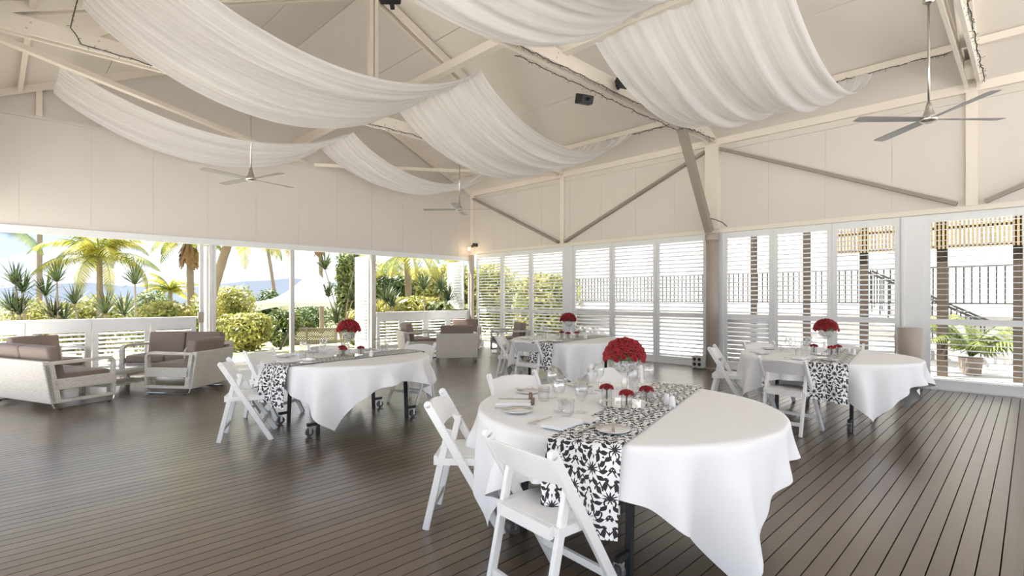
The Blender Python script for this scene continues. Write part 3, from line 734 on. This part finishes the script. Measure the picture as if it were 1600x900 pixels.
lounge('wicker_armchair', 'white wicker armchair of the big lounge group, back turned to the doorway table', .86, 1, (2.20, 9.32), (-.62, .78), G1)
lounge('wicker_sofa', 'white wicker sofa in the big lounge group, cushions facing the deck, beside the doorway', 1.50, 2, (2.35, 10.75), (-.70, -.70), G1)
lounge('wicker_armchair', 'white wicker armchair against the balustrade in the big lounge group', .86, 1, (.62, 11.35), (.45, -.89), G1)
lounge('wicker_armchair', 'white wicker armchair in the corner lounge, turned sideways to the garden doorway', .90, 1, (7.35, 10.6), (.92, -.35), G2)
lounge('wicker_armchair', 'white wicker armchair in the corner lounge with its woven back to the deck', .92, 1, (7.55, 9.35), (.60, .80), G2)
lounge('wicker_armchair', 'white wicker armchair deep in the room corner facing the deck', .92, 1, (9.45, 11.35), (-.72, -.70), G2)
lounge('wicker_armchair', 'white wicker armchair in the corner lounge, its arm loops beside the lounge-side table', .90, 1, (9.25, 9.35), (-.85, .52), G2)
def coffee(loc, rz, label):
    t = thing('coffee_table', label, 'coffee table', (*loc, 0), rz)
    MB().box((-.40, -.28, .33), (.40, .28, .355)).build('glass_top', 'glass', t)
    MB().box((-.40, -.28, .27), (.40, .28, .33)).build('frame', 'wicker', t, bevel=.006)
    for sx in (-1, 1):
        for sy in (-1, 1): MB().box((sx*.37-.03, sy*.25-.03, 0), (sx*.37+.03, sy*.25+.03, .27)).build('leg', 'wicker', t)
    MB().box((-.36, -.24, .10), (.36, .24, .13)).build('shelf', 'wicker', t)
coffee((1.42, 10.15), .6, 'low white wicker coffee table in the big lounge group')
coffee((8.3, 10.35), .3, 'low white wicker coffee table in the corner lounge')

# ================================================================== CEILING FANS, DRAPES, LIGHTS, SPEAKERS
def fan(x, y, rot, label):
    zf = 3.34; t = thing('ceiling_fan', label, 'fan', (x, y, zf), rot, 'four-bladed ceiling fans')
    MB().tube([(0, 0, .10), (0, 0, 4.64-zf-.06)], .012, 10).build('rod', 'steel', t, True)
    MB().lathe([(0, 4.62-zf), (.05, 4.62-zf), (.055, 4.57-zf), (.02, 4.54-zf), (0, 4.54-zf)], 16).build('canopy', 'steel', t, True)
    MB().lathe([(0, .16), (.022, .16), (.030, .11), (.055, .03), (.075, .02), (.082, -.005), (.078, -.03), (.05, -.045), (0, -.045)], 24).build('motor_housing', 'steel', t, True)
    bl = MB(); n = 10
    v = []; f = []
    for i in range(n+1):
        q = i/n; r = .08+q*.69; wd = .042+.022*q if q < .93 else .064*.8; tw = .22-.10*q
        for sy, sz in ((-1, -.003), (1, -.003), (1, .003), (-1, .003)): v.append((r, sy*wd*math.cos(tw), sy*wd*math.sin(tw)+sz))
    for i in range(n):
        for j in range(4): f.append((i*4+j, i*4+(j+1) % 4, i*4+4+(j+1) % 4, i*4+4+j))
    f.append((3,2,1,0)); f.append(tuple(n*4+j for j in range(4)))
    me = MB().add(v, f).mesh('blade', 'blade_metal')
    for k in range(4): mo('blade', me, t, (0, 0, -.008), (0, 0, k*PI/2))
    return t
fan(7.02, .78, math.radians(45), 'brushed metal ceiling fan above the table by the plinth')
fan(2.93, 8.82, math.radians(15), 'brushed metal ceiling fan above the big lounge group')
fan(7.12, 8.72, math.radians(42), 'brushed metal ceiling fan before the room corner')
def drape(xa, xb, ya, yb, za, zb, sag, label, seed, pinch=.0):
    rng = random.Random(seed); mb = MB(); nx, ny = 44, 90
    ph = [rng.uniform(0, 6.28) for _ in range(8)]
    for i in range(nx+1):
        t_ = i/nx; x = xa+(xb-xa)*t_; z = za+(zb-za)*t_-sag*(4*t_*(1-t_))**.85
        mid = 4*t_*(1-t_)
        for j in range(ny+1):
            s = j/ny; y = ya+(yb-ya)*s
            yc = (ya+yb)/2; y = yc+(y-yc)*(1-pinch*(1-mid))
            fo = .030*math.sin(s*47+ph[0]+1.5*math.sin(s*9+ph[1]))+.022*math.sin(s*83+ph[2]+t_*1.3)+.05*math.sin(s*13+ph[3]+t_*.8)
            uneven = .10*math.sin(s*4+ph[4])*mid
            mb.v.append((x+.02*math.sin(s*20+ph[5])*mid, y, z+fo*(.45+.55*mid)-uneven*.6))
    for i in range(nx):
        for j in range(ny):
            a = i*(ny+1)+j; mb.f.append((a, a+1, a+ny+2, a+ny+1))
    o = mb.build('ceiling_drape', 'sheer', None, True); return tag(o, label, 'drape', 'white ceiling drapes')
drape(.8, 5.32, 6.0, 8.35, 5.05, 4.93, .78, 'sheer white drape between the speaker truss and big lounge group, away from the shutters', 1)
drape(5.34, 9.65, 6.0, 8.35, 4.93, 4.93, .86, 'sheer white drape sagging towards the shutters, between the truss with speakers and the next', 2)
drape(.75, 5.40, 10.2, 11.75, 4.95, 4.93, .66, 'sheer white drape along the end wall, sagging above the big lounge group', 3)
drape(5.42, 9.65, 10.2, 11.75, 4.93, 4.90, .74, 'sheer white drape along the end wall, sagging above the corner fan', 4)
drape(.8, 5.45, 1.75, 4.05, 5.05, 4.88, .80, 'sheer white drape over the middle of the deck, away from the shutters', 5)
drape(5.47, 9.65, 1.75, 4.05, 4.88, 4.95, .78, 'broad sheer white drape hanging highest above the table by the plinth', 6)
def fairy(pts, label, seed):
    rng = random.Random(seed); t = thing('fairy_lights', label, 'fairy lights')
    P = [Vector(p) for p in pts]; q = []
    for a, b in zip(P[:-1], P[1:]):
        n = max(2, int((b-a).length/.10))
        for k in range(n): q.append(a+(b-a)*k/n+Vector((rng.uniform(-.01, .01), rng.uniform(-.01, .01), rng.uniform(-.018, .012))))
    q.append(P[-1])
    MB().tube(q, .0065, 5).build('cable', 'cable_dark', t)
    sp = MB(); bu = MB()
    for a, b in zip(q[:-1], q[1:]):
        for k in range(2):
            p = a+(b-a)*rng.random(); d = Vector((rng.uniform(-1, 1), rng.uniform(-1, 1), rng.uniform(-1, .4))).normalized()*rng.uniform(.03, .06)
            sp.tube([p, p+d], .003, 3); bu.tube([p+d, p+d*1.25], [.006, .003], 4)
    o = sp.build('lead', 'cable_dark', t); o['kind'] = 'stuff'; o = bu.build('bulb', 'fairy_bulb', t); o['kind'] = 'stuff'
fairy([(2.6, 4.53, 4.60), (5, 4.53, 4.59), (9.2, 4.53, 4.60), (10.3, 4.53, 4.62)], 'string of fairy lights along the deck-side edge of the speaker truss', 1)
fairy([(4.8, 4.75, 4.60), (7, 4.75, 4.59), (9.6, 4.75, 4.60)], 'string of fairy lights along the garden-side edge of the speaker truss', 2)
fairy([(.82, 8.5, 5.9), (.78, 8.52, 5.2), (.70, 8.52, 4.83), (.80, 8.52, 4.66), (1.6, 8.52, 4.61), (3.2, 8.52, 4.60), (5.6, 8.52, 4.6), (7.3, 8.52, 4.6)], 'string of fairy lights dropping to the truss above the big lounge group', 3)
fairy([(9.62, 6.2, 4.90), (9.62, 5.2, 4.90), (9.62, 4.4, 4.92), (9.62, 2.5, 4.91), (9.62, .8, 4.93)], 'string of fairy lights along the low purlin by the shutter wall', 4)
fairy([(7.0, .5, 4.70), (8.2, .5, 4.66), (9.5, .5, 4.60), (10.3, .5, 4.61)], 'tangle of fairy lights on the truss by the single fan', 5)
def speaker(p, rz, tilt, label):
    t = thing('speaker', label, 'speaker', p, rz); t.rotation_euler = (tilt, 0, rz)
    MB().add([(-.13, -.085, -.075), (.13, -.085, -.075), (.10, .085, -.06), (-.10, .085, -.06), (-.13, -.085, .075), (.13, -.085, .075), (.10, .085, .06), (-.10, .085, .06)],
             [(0,3,2,1),(4,5,6,7),(0,1,5,4),(1,2,6,5),(2,3,7,6),(3,0,4,7)]).build('cabinet', 'black_plastic', t, bevel=.01)
    g = MB()
    for k in range(5): g.box((-.115+k*.048, -.094, -.062), (-.115+k*.048+.036, -.086, .062))
    g.build('grille', 'black_plastic', t)
    MB().box((-.02, .06, -.02), (.02, .16, .02)).build('bracket', 'black_plastic', t)
speaker((2.80, 4.52, 4.47), math.radians(-45), -.5, 'black speaker under the truss above the middle of the deck')
speaker((6.42, 4.84, 4.47), math.radians(160), -.3, 'black speaker on the garden side of the truss')
speaker((6.80, 4.40, 4.72), math.radians(-20), -.3, 'black speaker on the truss beside the broad drape')
sl = thing('spotlight', 'small dark spotlight with a warm lamp in the room corner', 'spotlight', (XR-.14, 12.0, 2.92))
MB().box((-.03, -.03, .06), (.137, .03, .16)).build('bracket', 'cable_dark', sl)
MB().tube([(0, 0, .10), (-.05, .05, .05)], [.035, .045], 12).build('head', 'cable_dark', sl)
MB().lathe([(0, -.045), (.03, -.035), (.045, 0), (.03, .035), (0, .045)], 14, (-.10, .10, -.01)).build('lamp', 'bulb_glow', sl, True)
pl_ = bpy.data.lights.new('spotlight_lamp', 'POINT'); pl_.energy = .5; pl_.color = (1, .75, .45); pl_.shadow_soft_size = .05
po = bpy.data.objects.new('spotlight_lamp', pl_); COL.objects.link(po); po.location = (XR-.32, 11.9, 2.86)
# plinth, outlet box, leaning pole
p0 = onz(1427, 606, 0)
pn = thing('plinth', 'round beige plinth standing against the plain white panel', 'plinth', (XR-.22, RY(1427)+.02, 0))
MB().lathe([(0, 0), (.165, 0), (.165, .945), (.16, .95), (0, .95)], 40).build('drum', 'plinth_beige', pn, True)
MB().lathe([(0, .95), (.163, .95), (.163, .962), (0, .962)], 40).build('top', 'plinth_beige', pn)
ob = thing('outlet_box', 'small grey floor outlet box with round sockets at the foot of the column', 'outlet', (XR-.33, RY(1103), 0))
MB().box((-.08, -.11, .02), (.08, .11, .26)).build('housing', 'outlet_grey', ob, bevel=.01)
for yy in (-.05, .05):
    for zz in (.09, .19): MB().tube([(-.088, yy, zz), (-.079, yy, zz)], .034, 14).build('socket', 'black_plastic', ob)
MB().tube([(-.06, 0, .02), (-.16, .05, .01), (-.2, -.1, .01), (-.1, -.2, .01)], .008, 6).build('lead', 'cable_dark', ob)
tag(MB().tube([(XR-.28, RY(1107), .02), (XR-.10, RY(1104), .98)], .010, 8).build('leaning_rod', 'frame_white'), 'thin white rod leaning beside the column', 'rod')

# ================================================================== OUTSIDE
GZ = -.12
def ground():
    xs = [-60, -30, -10, 0, 5, 10, 12, 20, 40, 90]; ys = [YL+.45, 14, 16, 20, 26, 34, 50, 90, 160]
    mb = MB()
    for yv in ys:
        for xv in xs: mb.v.append((xv, yv, GZ-min(1.0, max(0, (yv-15)*.075))))
    n = len(xs)
    for i in range(len(ys)-1):
        for j in range(n-1): mb.f.append((i*n+j, i*n+j+1, (i+1)*n+j+1, (i+1)*n+j))
    o = mb.build('ground', 'grass'); o['kind'] = 'structure'; o['label'] = 'sunny garden lawn outside the doorway'
ground()
o = MB().box((XR+.12, YB-6, GZ-.1), (40, YL+.45, GZ)).build('ground', 'concrete'); struct(o, 'pale paving outside the shutters')
o = MB().box((-40, YB-30, GZ-.1), (XL-.6, YL+.45, GZ)).build('ground', 'concrete'); struct(o, 'unseen pale paving opposite the shutters, added to bounce light indoors')  # out of view, made pale to bounce sunlight onto the ceiling
o = MB().box((XL-.6, YB-30, GZ-.1), (40, YB-.4, GZ)).build('ground', 'concrete'); struct(o, 'unseen pale paving opposite the garden, added to bounce light indoors')  # out of view too, the same pale bounce ground
o = MB().box((3.1, YL+.45, GZ-.05), (7.4, YL+1.6, -.03)).build('ground', 'concrete'); struct(o, 'pale threshold paving in front of the garden doorway')
# hills
mb = MB(); rng = random.Random(4); n = 60
for i in range(n+1):
    a = math.radians(20+i/n*120); d = 420; hgt = 11+3*math.sin(i*.33)+2.2*math.sin(i*.8+1)+rng.uniform(-1, 1)
    mb.v.append((d*math.cos(a), d*math.sin(a), -4)); mb.v.append(((d+40)*math.cos(a), (d+40)*math.sin(a), max(4, hgt)))
    mb.v.append(((d+120)*math.cos(a), (d+120)*math.sin(a), -4))
for i in range(n):
    k = i*3; mb.f.append((k, k+3, k+4, k+1)); mb.f.append((k+1, k+4, k+5, k+2))
o = mb.build('hills', 'hill'); struct(o, 'hazy blue hills beyond the garden')
# foliage generators
def gz(y): return GZ-min(1.0, max(0, (y-15)*.075))
def leaf_blob(mb, rng, c, rad, n, ls):
    for _ in range(n):
        d = Vector((rng.gauss(0, 1), rng.gauss(0, 1), rng.gauss(0, 1))).normalized()*(rng.random()**.33)
        p = Vector(c)+Vector((d.x*rad[0], d.y*rad[1], d.z*rad[2])); nn = (d+Vector((rng.gauss(0, .5), rng.gauss(0, .5), rng.gauss(0, .5)))).normalized()
        a = nn.orthogonal().normalized(); b = nn.cross(a); th = rng.uniform(0, 6.28); e = a*math.cos(th)+b*math.sin(th); g = nn.cross(e); l = ls*rng.uniform(.6, 1.3)
        k = len(mb.v); mb.v += [tuple(p-e*l), tuple(p+g*l*.42), tuple(p+e*l), tuple(p-g*l*.42)]; mb.f.append((k, k+1, k+2, k+3))
def bush(px, top, d, wpx, label, m, n=2600, seed=0, ls=.10, zb=None, name='bush', cat='bush', lobes=9, group=None):
    rng = random.Random(seed); p = at(px, top, d); g = gz(p.y); H = p.z-g; W = wpx/FPX*d
    t = thing(name, label, cat, (p.x, p.y, g), 0, group)
    mb = MB()
    for k in range(lobes):
        a = rng.uniform(0, 6.28); r = rng.uniform(.1, .62)*W/2; zc = rng.uniform(.25, .80)*H
        s = rng.uniform(.32, .5)
        leaf_blob(mb, rng, (r*math.cos(a), r*math.sin(a), zc), (W*s*.62, W*s*.62, min(H-zc, zc+.05)*.95), n//lobes, ls)
    leaf_blob(mb, rng, (0, 0, H*.5), (W*.4, W*.4, H*.5), n//4, ls)
    mb.build('foliage', m, t)
    st = MB()
    for k in range(4):
        a = k*1.6+.3; st.tube([(0, 0, 0), (W*.12*math.cos(a), W*.12*math.sin(a), H*.35), (W*.25*math.cos(a), W*.25*math.sin(a), H*.7)], [.05, .035, .015], 5)
    st.build('stem', 'stem_grey', t); return t
def frond_mesh(L, droop, m, seed, nl=34, ll=.5, w=.036):
    rng = random.Random(seed); mb = MB(); pts = []
    for i in range(nl+1):
        q = i/nl; a = 1.0-droop*q*1.7; pts.append(Vector((0, 0, 0)) if i == 0 else pts[-1]+Vector((math.cos(a), 0, math.sin(a)))*L/nl)
    mb.tube(pts, [.022*(1-.85*i/nl) for i in range(nl+1)], 4, False)
    for i in range(4, nl+1):
        q = i/nl; l = ll*math.sin(PI*min(1, .18+q*.80))**.7; d = (pts[i]-pts[i-1]).normalized()
        for s in (-1, 1):
            dr = (d*.55+Vector((0, s, 0))*.8+Vector((0, 0, -.35-.35*rng.random()))).normalized(); p = pts[i]; mid = p+dr*l*.5; e = mid+(dr+Vector((0, 0, -.55))).normalized()*l*.5
            sd_ = d*w*.5
            k = len(mb.v); mb.v += [tuple(p-sd_), tuple(p+sd_), tuple(mid+sd_*1.1), tuple(mid-sd_*1.1), tuple(e)]; mb.f += [(k, k+1, k+2, k+3), (k+3, k+2, k+4)]
    return mb.mesh('frond', m)
FR = {}
def palm(base, crown, L, nf, label, m='palm_leaf', seed=0, r=.13, skirt=False, ll=.5):
    rng = random.Random(seed); base = Vector(base); crown = Vector(crown)
    t = thing('palm_tree', label, 'palm', base); rel = crown-base
    pts = [Vector((0, 0, 0)), Vector((rel.x*.3, rel.y*.3, rel.z*.4)), Vector((rel.x*.68, rel.y*.68, rel.z*.75)), rel]
    tr = []
    for i in range(3):
        for k in range(6): tr.append(pts[i]+(pts[i+1]-pts[i])*k/6)
    tr.append(rel)
    MB().tube(tr, [r*(1.15-.25*i/len(tr)+(.06 if i % 2 else 0)) for i in range(len(tr))], 12).build('trunk', 'trunk_pale', t)
    key = (round(L, 1), m)
    if key not in FR: FR[key] = [frond_mesh(L, dr, m, k, ll=ll*L/2.2, nl=46) for k, dr in enumerate((.75, 1.0, 1.25))]
    for k in range(nf):
        me = FR[key][k % 3]; tl = rng.uniform(-.5, .75)
        mo('frond', me, t, rel+Vector((0, 0, -.03)), (0, tl, k*2.39996+rng.uniform(-.2, .2)))
    if skirt:
        sk = MB()
        for k in range(160):
            a = rng.uniform(0, 6.28); z0 = rng.uniform(-.5, 0); p = rel+Vector((r*math.cos(a), r*math.sin(a), z0)); e = p+Vector((.25*math.cos(a), .25*math.sin(a), -.75*rng.uniform(.6, 1.2)))
            sd_ = Vector((-math.sin(a), math.cos(a), 0))*.045; kk = len(sk.v); sk.v += [tuple(p-sd_), tuple(p+sd_), tuple(e+sd_), tuple(e-sd_)]; sk.f.append((kk, kk+1, kk+2, kk+3))
        sk.build('dry_skirt', 'trunk_skirt', t)
    return t
def gp(px, d): p = at(px, 464, d); return Vector((p.x, p.y, gz(p.y)))
palm(gp(157, 17.5), at(155, 402, 17.5), 2.2, 22, 'coconut palm with yellow-green drooping fronds outside the long opening', seed=1, r=.085)
palm(gp(61, 27), at(63, 290, 27), 2.4, 12, 'tall bare-trunked palm outside the long opening', seed=2, r=.11, m='palm_green')
palm(gp(299, 21), at(296, 372, 21), 1.6, 16, 'palm with a hanging dry skirt by the slim grey post', seed=3, r=.12, skirt=True, m='palm_green')
palm(gp(436, 34), at(417, 382, 34), 2.0, 11, 'slender leaning palm beyond the tent', seed=4, r=.10, m='palm_green')
palm(gp(362, 15.5)+Vector((-.6, 1, 0)), at(368, 348, 15.5), 2.7, 22, 'palm with yellow fronds hanging above the doorway', seed=5, r=.12)
palm(gp(503, 37), at(500, 372, 37), 1.7, 12, 'palm with an orange dry skirt behind the tent peak', seed=6, r=.14, skirt=True)
palm(gp(-8, 17), at(-12, 350, 17), 2.2, 14, 'palm at the far end of the long opening', seed=8, r=.13, m='palm_green')
palm(gp(268, 27), at(266, 455, 27), 1.5, 14, 'small bushy palm above the shrubs by the skirted palm', seed=9, r=.10)
palm(gp(640, 20), at(636, 400, 20), 2.4, 18, 'palm arching over the shrubs in the corner opening', seed=10, r=.12)
# dracaenas: stems with rosettes of sword leaves
def rosette_mesh(seed, n=52, L=.50, w=.014):
    rng = random.Random(seed); mb = MB()
    for k in range(n):
        a = k*2.39996; el = rng.uniform(-.15, 1.45); l = L*rng.uniform(.75, 1.1)
        h = Vector((math.cos(a), math.sin(a), 0)); d1 = (h*math.cos(el)+Vector((0, 0, math.sin(el)))); sd_ = Vector((-math.sin(a), math.cos(a), 0))*w
        p = h*.012; m_ = p+d1*l*.55; e = m_+(d1+Vector((0, 0, -.32))).normalized()*l*.45
        kk = len(mb.v); mb.v += [tuple(p-sd_*.8), tuple(p+sd_*.8), tuple(m_+sd_), tuple(m_-sd_), tuple(e)]; mb.f += [(kk, kk+1, kk+2, kk+3), (kk+3, kk+2, kk+4)]
    return mb.mesh('leaf_rosette', 'dracaena_leaf')
ROS = [rosette_mesh(k) for k in range(3)]
def dracaena(px, d, heads, label, group, sc=1):
    b = gp(px, d); t = thing('dracaena', label, 'dracaena', b, 0, group); st = MB()
    for k, (hx, hy) in enumerate(heads):
        p = at(hx, hy, d)-b; mid = Vector((p.x*.35, p.y*.35, p.z*.5)); st.tube([(0, 0, 0), mid, p], [.028, .022, .015], 6)
        mo('leaf_rosette', ROS[k % 3], t, p, (0, 0, k*1.3), (sc, sc, sc))
    st.build('stem', 'stem_grey', t)
DG = 'dracaenas along the balustrade'
dracaena(40, 10.3, [(24, 444), (36, 456), (18, 486), (30, 492)], 'branching dracaena at the far end of the long opening', DG, 1.0)
dracaena(92, 10.6, [(89, 440), (71, 461), (84, 496)], 'dracaena with two tall heads in front of the coconut palm', DG, 1.0)
dracaena(128, 10.8, [(117, 475), (100, 500)], 'short dracaena leaning beside the coconut palm', DG, .9)
dracaena(170, 11.4, [(165, 490), (194, 492)], 'low spiky dracaena at the foot of the coconut palm', DG, 1.15)
dracaena(213, 11.2, [(211, 444)], 'single-stemmed dracaena between the coconut palm and the shrubs', DG, 1.1)
dracaena(535, 17, [(508, 421), (513, 464), (550, 470), (525, 505), (560, 440), (555, 412)], 'tall branching dracaena beside the doorway jamb', 'dracaenas by the doorway', 1.35)
dracaena(605, 15, [(603, 472), (612, 480)], 'dracaena low in the corner opening', 'dracaenas by the corner opening', 1.3)
dracaena(665, 16, [(662, 452), (690, 455), (700, 470)], 'dracaena beside the swung-open leaf in the corner opening', 'dracaenas by the corner opening', 1.3)
# shrubs and trees
k = 0
for px, top, d, wp, m, l in ((30, 462, 20, 130, 'bush_yellow', 'yellow-green shrub at the far end of the long opening'),
        (115, 468, 25, 100, 'bush_yellow', 'yellow-green shrub behind the coconut palm'),
        (180, 458, 30, 110, 'bush_yellow', 'sunlit shrub right of the coconut palm trunk'),
        (235, 452, 24, 90, 'bush_green', 'darker green shrub near the skirted palm'),
        (262, 468, 18, 100, 'bush_yellow', 'pale shrub in front of the skirted palm'),
        (310, 460, 19, 60, 'bush_yellow', 'pale shrub behind the slim grey post'),
        (372, 444, 23, 90, 'bush_yellow', 'large rounded yellow-green shrub in the doorway view'),
        (385, 488, 18, 90, 'bush_yellow', 'lower pale shrub in front of the large rounded shrub'),
        (418, 450, 30, 60, 'tree_dark', 'dark green tree behind the large rounded shrub'),
        (440, 482, 23, 60, 'bush_green', 'green hedge shrub under the tent edge'),
        (490, 478, 40, 120, 'tree_dark', 'dark hedge seen under the tent'),
        (560, 482, 19, 50, 'bush_yellow', 'yellow shrub behind the branching dracaena')):
    k += 1; bush(px, top, d, wp, l, m, seed=k, ls=.085 if d < 25 else .12, n=3600)
for px, top, d, wp, m, l in ((608, 428, 22, 90, 'tree_dark', 'dark green tree in the corner opening'),
        (655, 412, 24, 110, 'bush_yellow', 'bright yellow-green tree filling the corner opening'),
        (700, 405, 26, 110, 'bush_yellow', 'yellow tree beside the room corner'),
        (600, 400, 36, 120, 'bush_yellow', 'sunlit tree top behind the dark tree'),
        (640, 462, 17, 120, 'bush_yellow', 'rounded shrub low in the corner opening'),
        (700, 470, 17, 90, 'bush_green', 'green shrub low by the swung-open leaf'),
        (770, 410, 26, 130, 'bush_yellow', 'yellow tree seen through the corner shutters'),
        (850, 425, 20, 120, 'bush_yellow', 'tree seen through the third shutter')):
    k += 1; bush(px, top, d, wp, l, m, seed=k, ls=.11, n=6000, name='garden_tree', cat='tree', lobes=12)
k += 1; bush(548, 392, 21, 52, 'upright green conifer beside the doorway jamb', 'bush_green', seed=k, ls=.12, n=5000, name='conifer', cat='tree', lobes=14)
# tent
tp = at(495, 420, 28); b = gp(490, 28); H = tp.z-b.z; E = at(495, 471, 28).z-b.z; w2 = 2.35
tn = thing('marquee', 'white peaked marquee tent on the lawn', 'tent', b, math.radians(-45+8))
mb = MB(); n = 16
for side in range(4):
    a0 = math.radians(45+90*side); ca, sa = math.cos(math.radians(90*side+90)), math.sin(math.radians(90*side+90))
    k0 = len(mb.v); m_ = 10
    for i in range(m_+1):
        q = i/m_; zz = E+(H-E)*(q**2.1); ww = w2*(1-q)+.05*q
        for j in range(n+1):
            s = (j/n-.5)*2*ww; lx, ly = s, ww
            mb.v.append((lx*ca-ly*sa, lx*sa+ly*ca, zz))
    for i in range(m_):
        for j in range(n):
            a = k0+i*(n+1)+j; mb.f.append((a, a+1, a+n+2, a+n+1))
mb.build('canopy', 'tent_white', tn, True)
for side in range(4):
    ca, sa = math.cos(math.radians(90*side+90)), math.sin(math.radians(90*side+90)); mb = MB()
    for j in range(n+1):
        s = (j/n-.5)*2*w2; dz = .16+.42*abs(j/n-.5)**2*4*.9
        mb.v += [(s*ca-w2*sa, s*sa+w2*ca, E), (s*ca-w2*sa, s*sa+w2*ca, E-dz)]
    for j in range(n): mb.f.append((j*2, j*2+1, j*2+3, j*2+2))
    mb.build('valance', 'tent_white', tn)
    MB().tube([(w2*(ca-sa), w2*(sa+ca), 0), (w2*(ca-sa), w2*(sa+ca), E)], .04, 8).build('pole', 'tent_white', tn)
# lattice fence
la = gp(437, 25); lb = gp(525, 25); L = (lb-la).length
lf = thing('lattice_fence', 'low pale lattice fence on the lawn behind the doorway', 'fence', la, math.atan2(lb.y-la.y, lb.x-la.x)); HF = .86
for xx in (0, L*.48, L): MB().box((xx-.05, -.04, 0), (xx+.05, .04, HF+.04)).build('fence_post', 'lattice', lf)
MB().box((0, -.03, HF-.04), (L, .03, HF+.02)).build('top_rail', 'lattice', lf); MB().box((0, -.03, 0), (L, .03, .12)).build('bottom_rail', 'hedge_stone', lf)
me1 = {}
mb = MB(); q = -HF
while q < L:
    for s in (1, -1):
        a = max(0, q); bq = min(L, q+HF)
        za, zb = (a-q, bq-q) if s > 0 else (HF-(a-q), HF-(bq-q))
        mb.bar((a, s*.008, za), (bq, s*.008, zb), .045, .008, (0,1,0)) if bq-a > .02 else None
    q += .11
o = mb.build('lattice_strips', 'lattice', lf); o['kind'] = 'stuff'
tag(MB().bar(at(437, 548, 17.6), at(457, 503, 17.6), .07, .07).build('prop_bar', 'leg_black'), 'dark leaning prop bar just outside the garden doorway', 'bar')

# right side: raised deck with railing, stair, screen, white house
o = MB().box((21, -8, -.2), (21.4, 24, 7.5)).build('house_wall', 'render_white'); tag(o, 'white rendered house wall seen through the shutters', 'wall')
o = MB().box((16.5, -6, 1.0), (20.98, 15, 1.22)).build('raised_deck', 'concrete'); tag(o, 'raised terrace slab outside the shutters', 'terrace')
MB().box((16.7, -6, -.12), (16.9, 15, 1.0)).build('retaining_wall', 'render_white', o)
def railing(x, ya, yb, z0, z1, label):
    t = thing('railing', label, 'railing', (x, ya, z0)); L = yb-ya; h = z1-z0
    MB().box((-.02, 0, h-.04), (.02, L, h)).build('top_rail', 'rail_dark', t); MB().box((-.015, 0, .06), (.015, L, .09)).build('bottom_rail', 'rail_dark', t)
    me = MB().box((-.014, -.014, .09), (.014, .014, h-.04)).mesh('baluster', 'rail_dark'); yy = .07
    while yy < L: mo('baluster', me, t, (0, yy, 0)); yy += .145
    for yy in (0, L/2, L): MB().box((-.03, yy-.03, 0), (.03, yy+.03, h)).build('newel', 'rail_dark', t)
railing(16.6, -1.5, 13.5, 1.22, 2.2, 'dark baluster railing along the raised terrace')
# stair down from the terrace
st = thing('garden_stair', 'white outdoor stair with sloping rails outside the wide shutter door', 'stair', (15.2, 3.0, GZ), PI/2)
for k in range(7): MB().box((-2.2+.31*k, -1.2, .16*k+.12), (-2.2+.31*(k+1), 0, .16*(k+1))).build('tread', 'concrete', st)
for yy in (-1.2, 0):
    MB().bar((-2.3, yy, .0), (0, yy, 1.2), .05, .22).build('stringer', 'render_white', st)
    MB().bar((-2.3, yy, 1.0), (0, yy, 2.25), .05, .05).build('handrail', 'rail_dark', st)
    me = MB().box((-.013, -.013, 0), (.013, .013, .98)).mesh('baluster', 'rail_dark')
    for k in range(14): mo('baluster', me, st, (-2.2+k*.165, yy, .05+k*.0885))
# timber posts and slatted screen
XS = 13.2
def SY(px): u = (px-800)/FPX; return XS*(1-u)/(1+u)
def SZ(px, py): u = (px-800)/FPX; return CAMH+(HZ-py)/FPX*XS*S2/(1+u)
sc = thing('slatted_screen', 'brown timber slatted screen hanging outside the shutters', 'screen', (XS, 0, 0))
za, zb = SZ(1530, 386), SZ(1530, 318); ya, yb = SY(1600), SY(1300)
yy = ya-.3; me = MB().box((-.02, -.018, za), (.02, .018, zb)).mesh('slat', 'timber_slat')
while yy < yb: mo('slat', me, sc, (0, yy, 0)); yy += .062
for zz in (za+.05, (za+zb)/2, zb-.05): MB().box((.02, ya-.3, zz-.025), (.05, yb, zz+.025)).build('batten', 'timber_brown', sc)
for px, wd, l in ((1471, .16, 'brown timber post outside the wide shutter door'), (1592, .16, 'brown timber post at the far side of the wide shutter door'), (1348, .14, 'brown timber post outside the shutter by the plain panel'), (1258, .13, 'brown timber post outside the middle shutter'), (1175, .12, 'brown timber post outside the shutter with closed blades')):
    p = SY(px); tag(MB().box((XS+.06, p-wd/2, GZ), (XS+.06+wd, p+wd/2, zb+.1)).build('timber_post', 'timber_brown'), l, 'post')
pt = thing('leafy_palm_plant', 'green feathery palm plant outside the wide shutter door', 'plant', (13.95, SY(1490)-.2, GZ))
fm = frond_mesh(1.5, .9, 'palm_green', 5, nl=26, ll=.34)
for k in range(11): mo('frond', fm, pt, (0, 0, .35), (0, random.uniform(-.5, .5), k*2.4))
MB().lathe([(0, 0), (.16, 0), (.2, .35), (0, .35)], 16).build('pot', 'hedge_stone', pt)
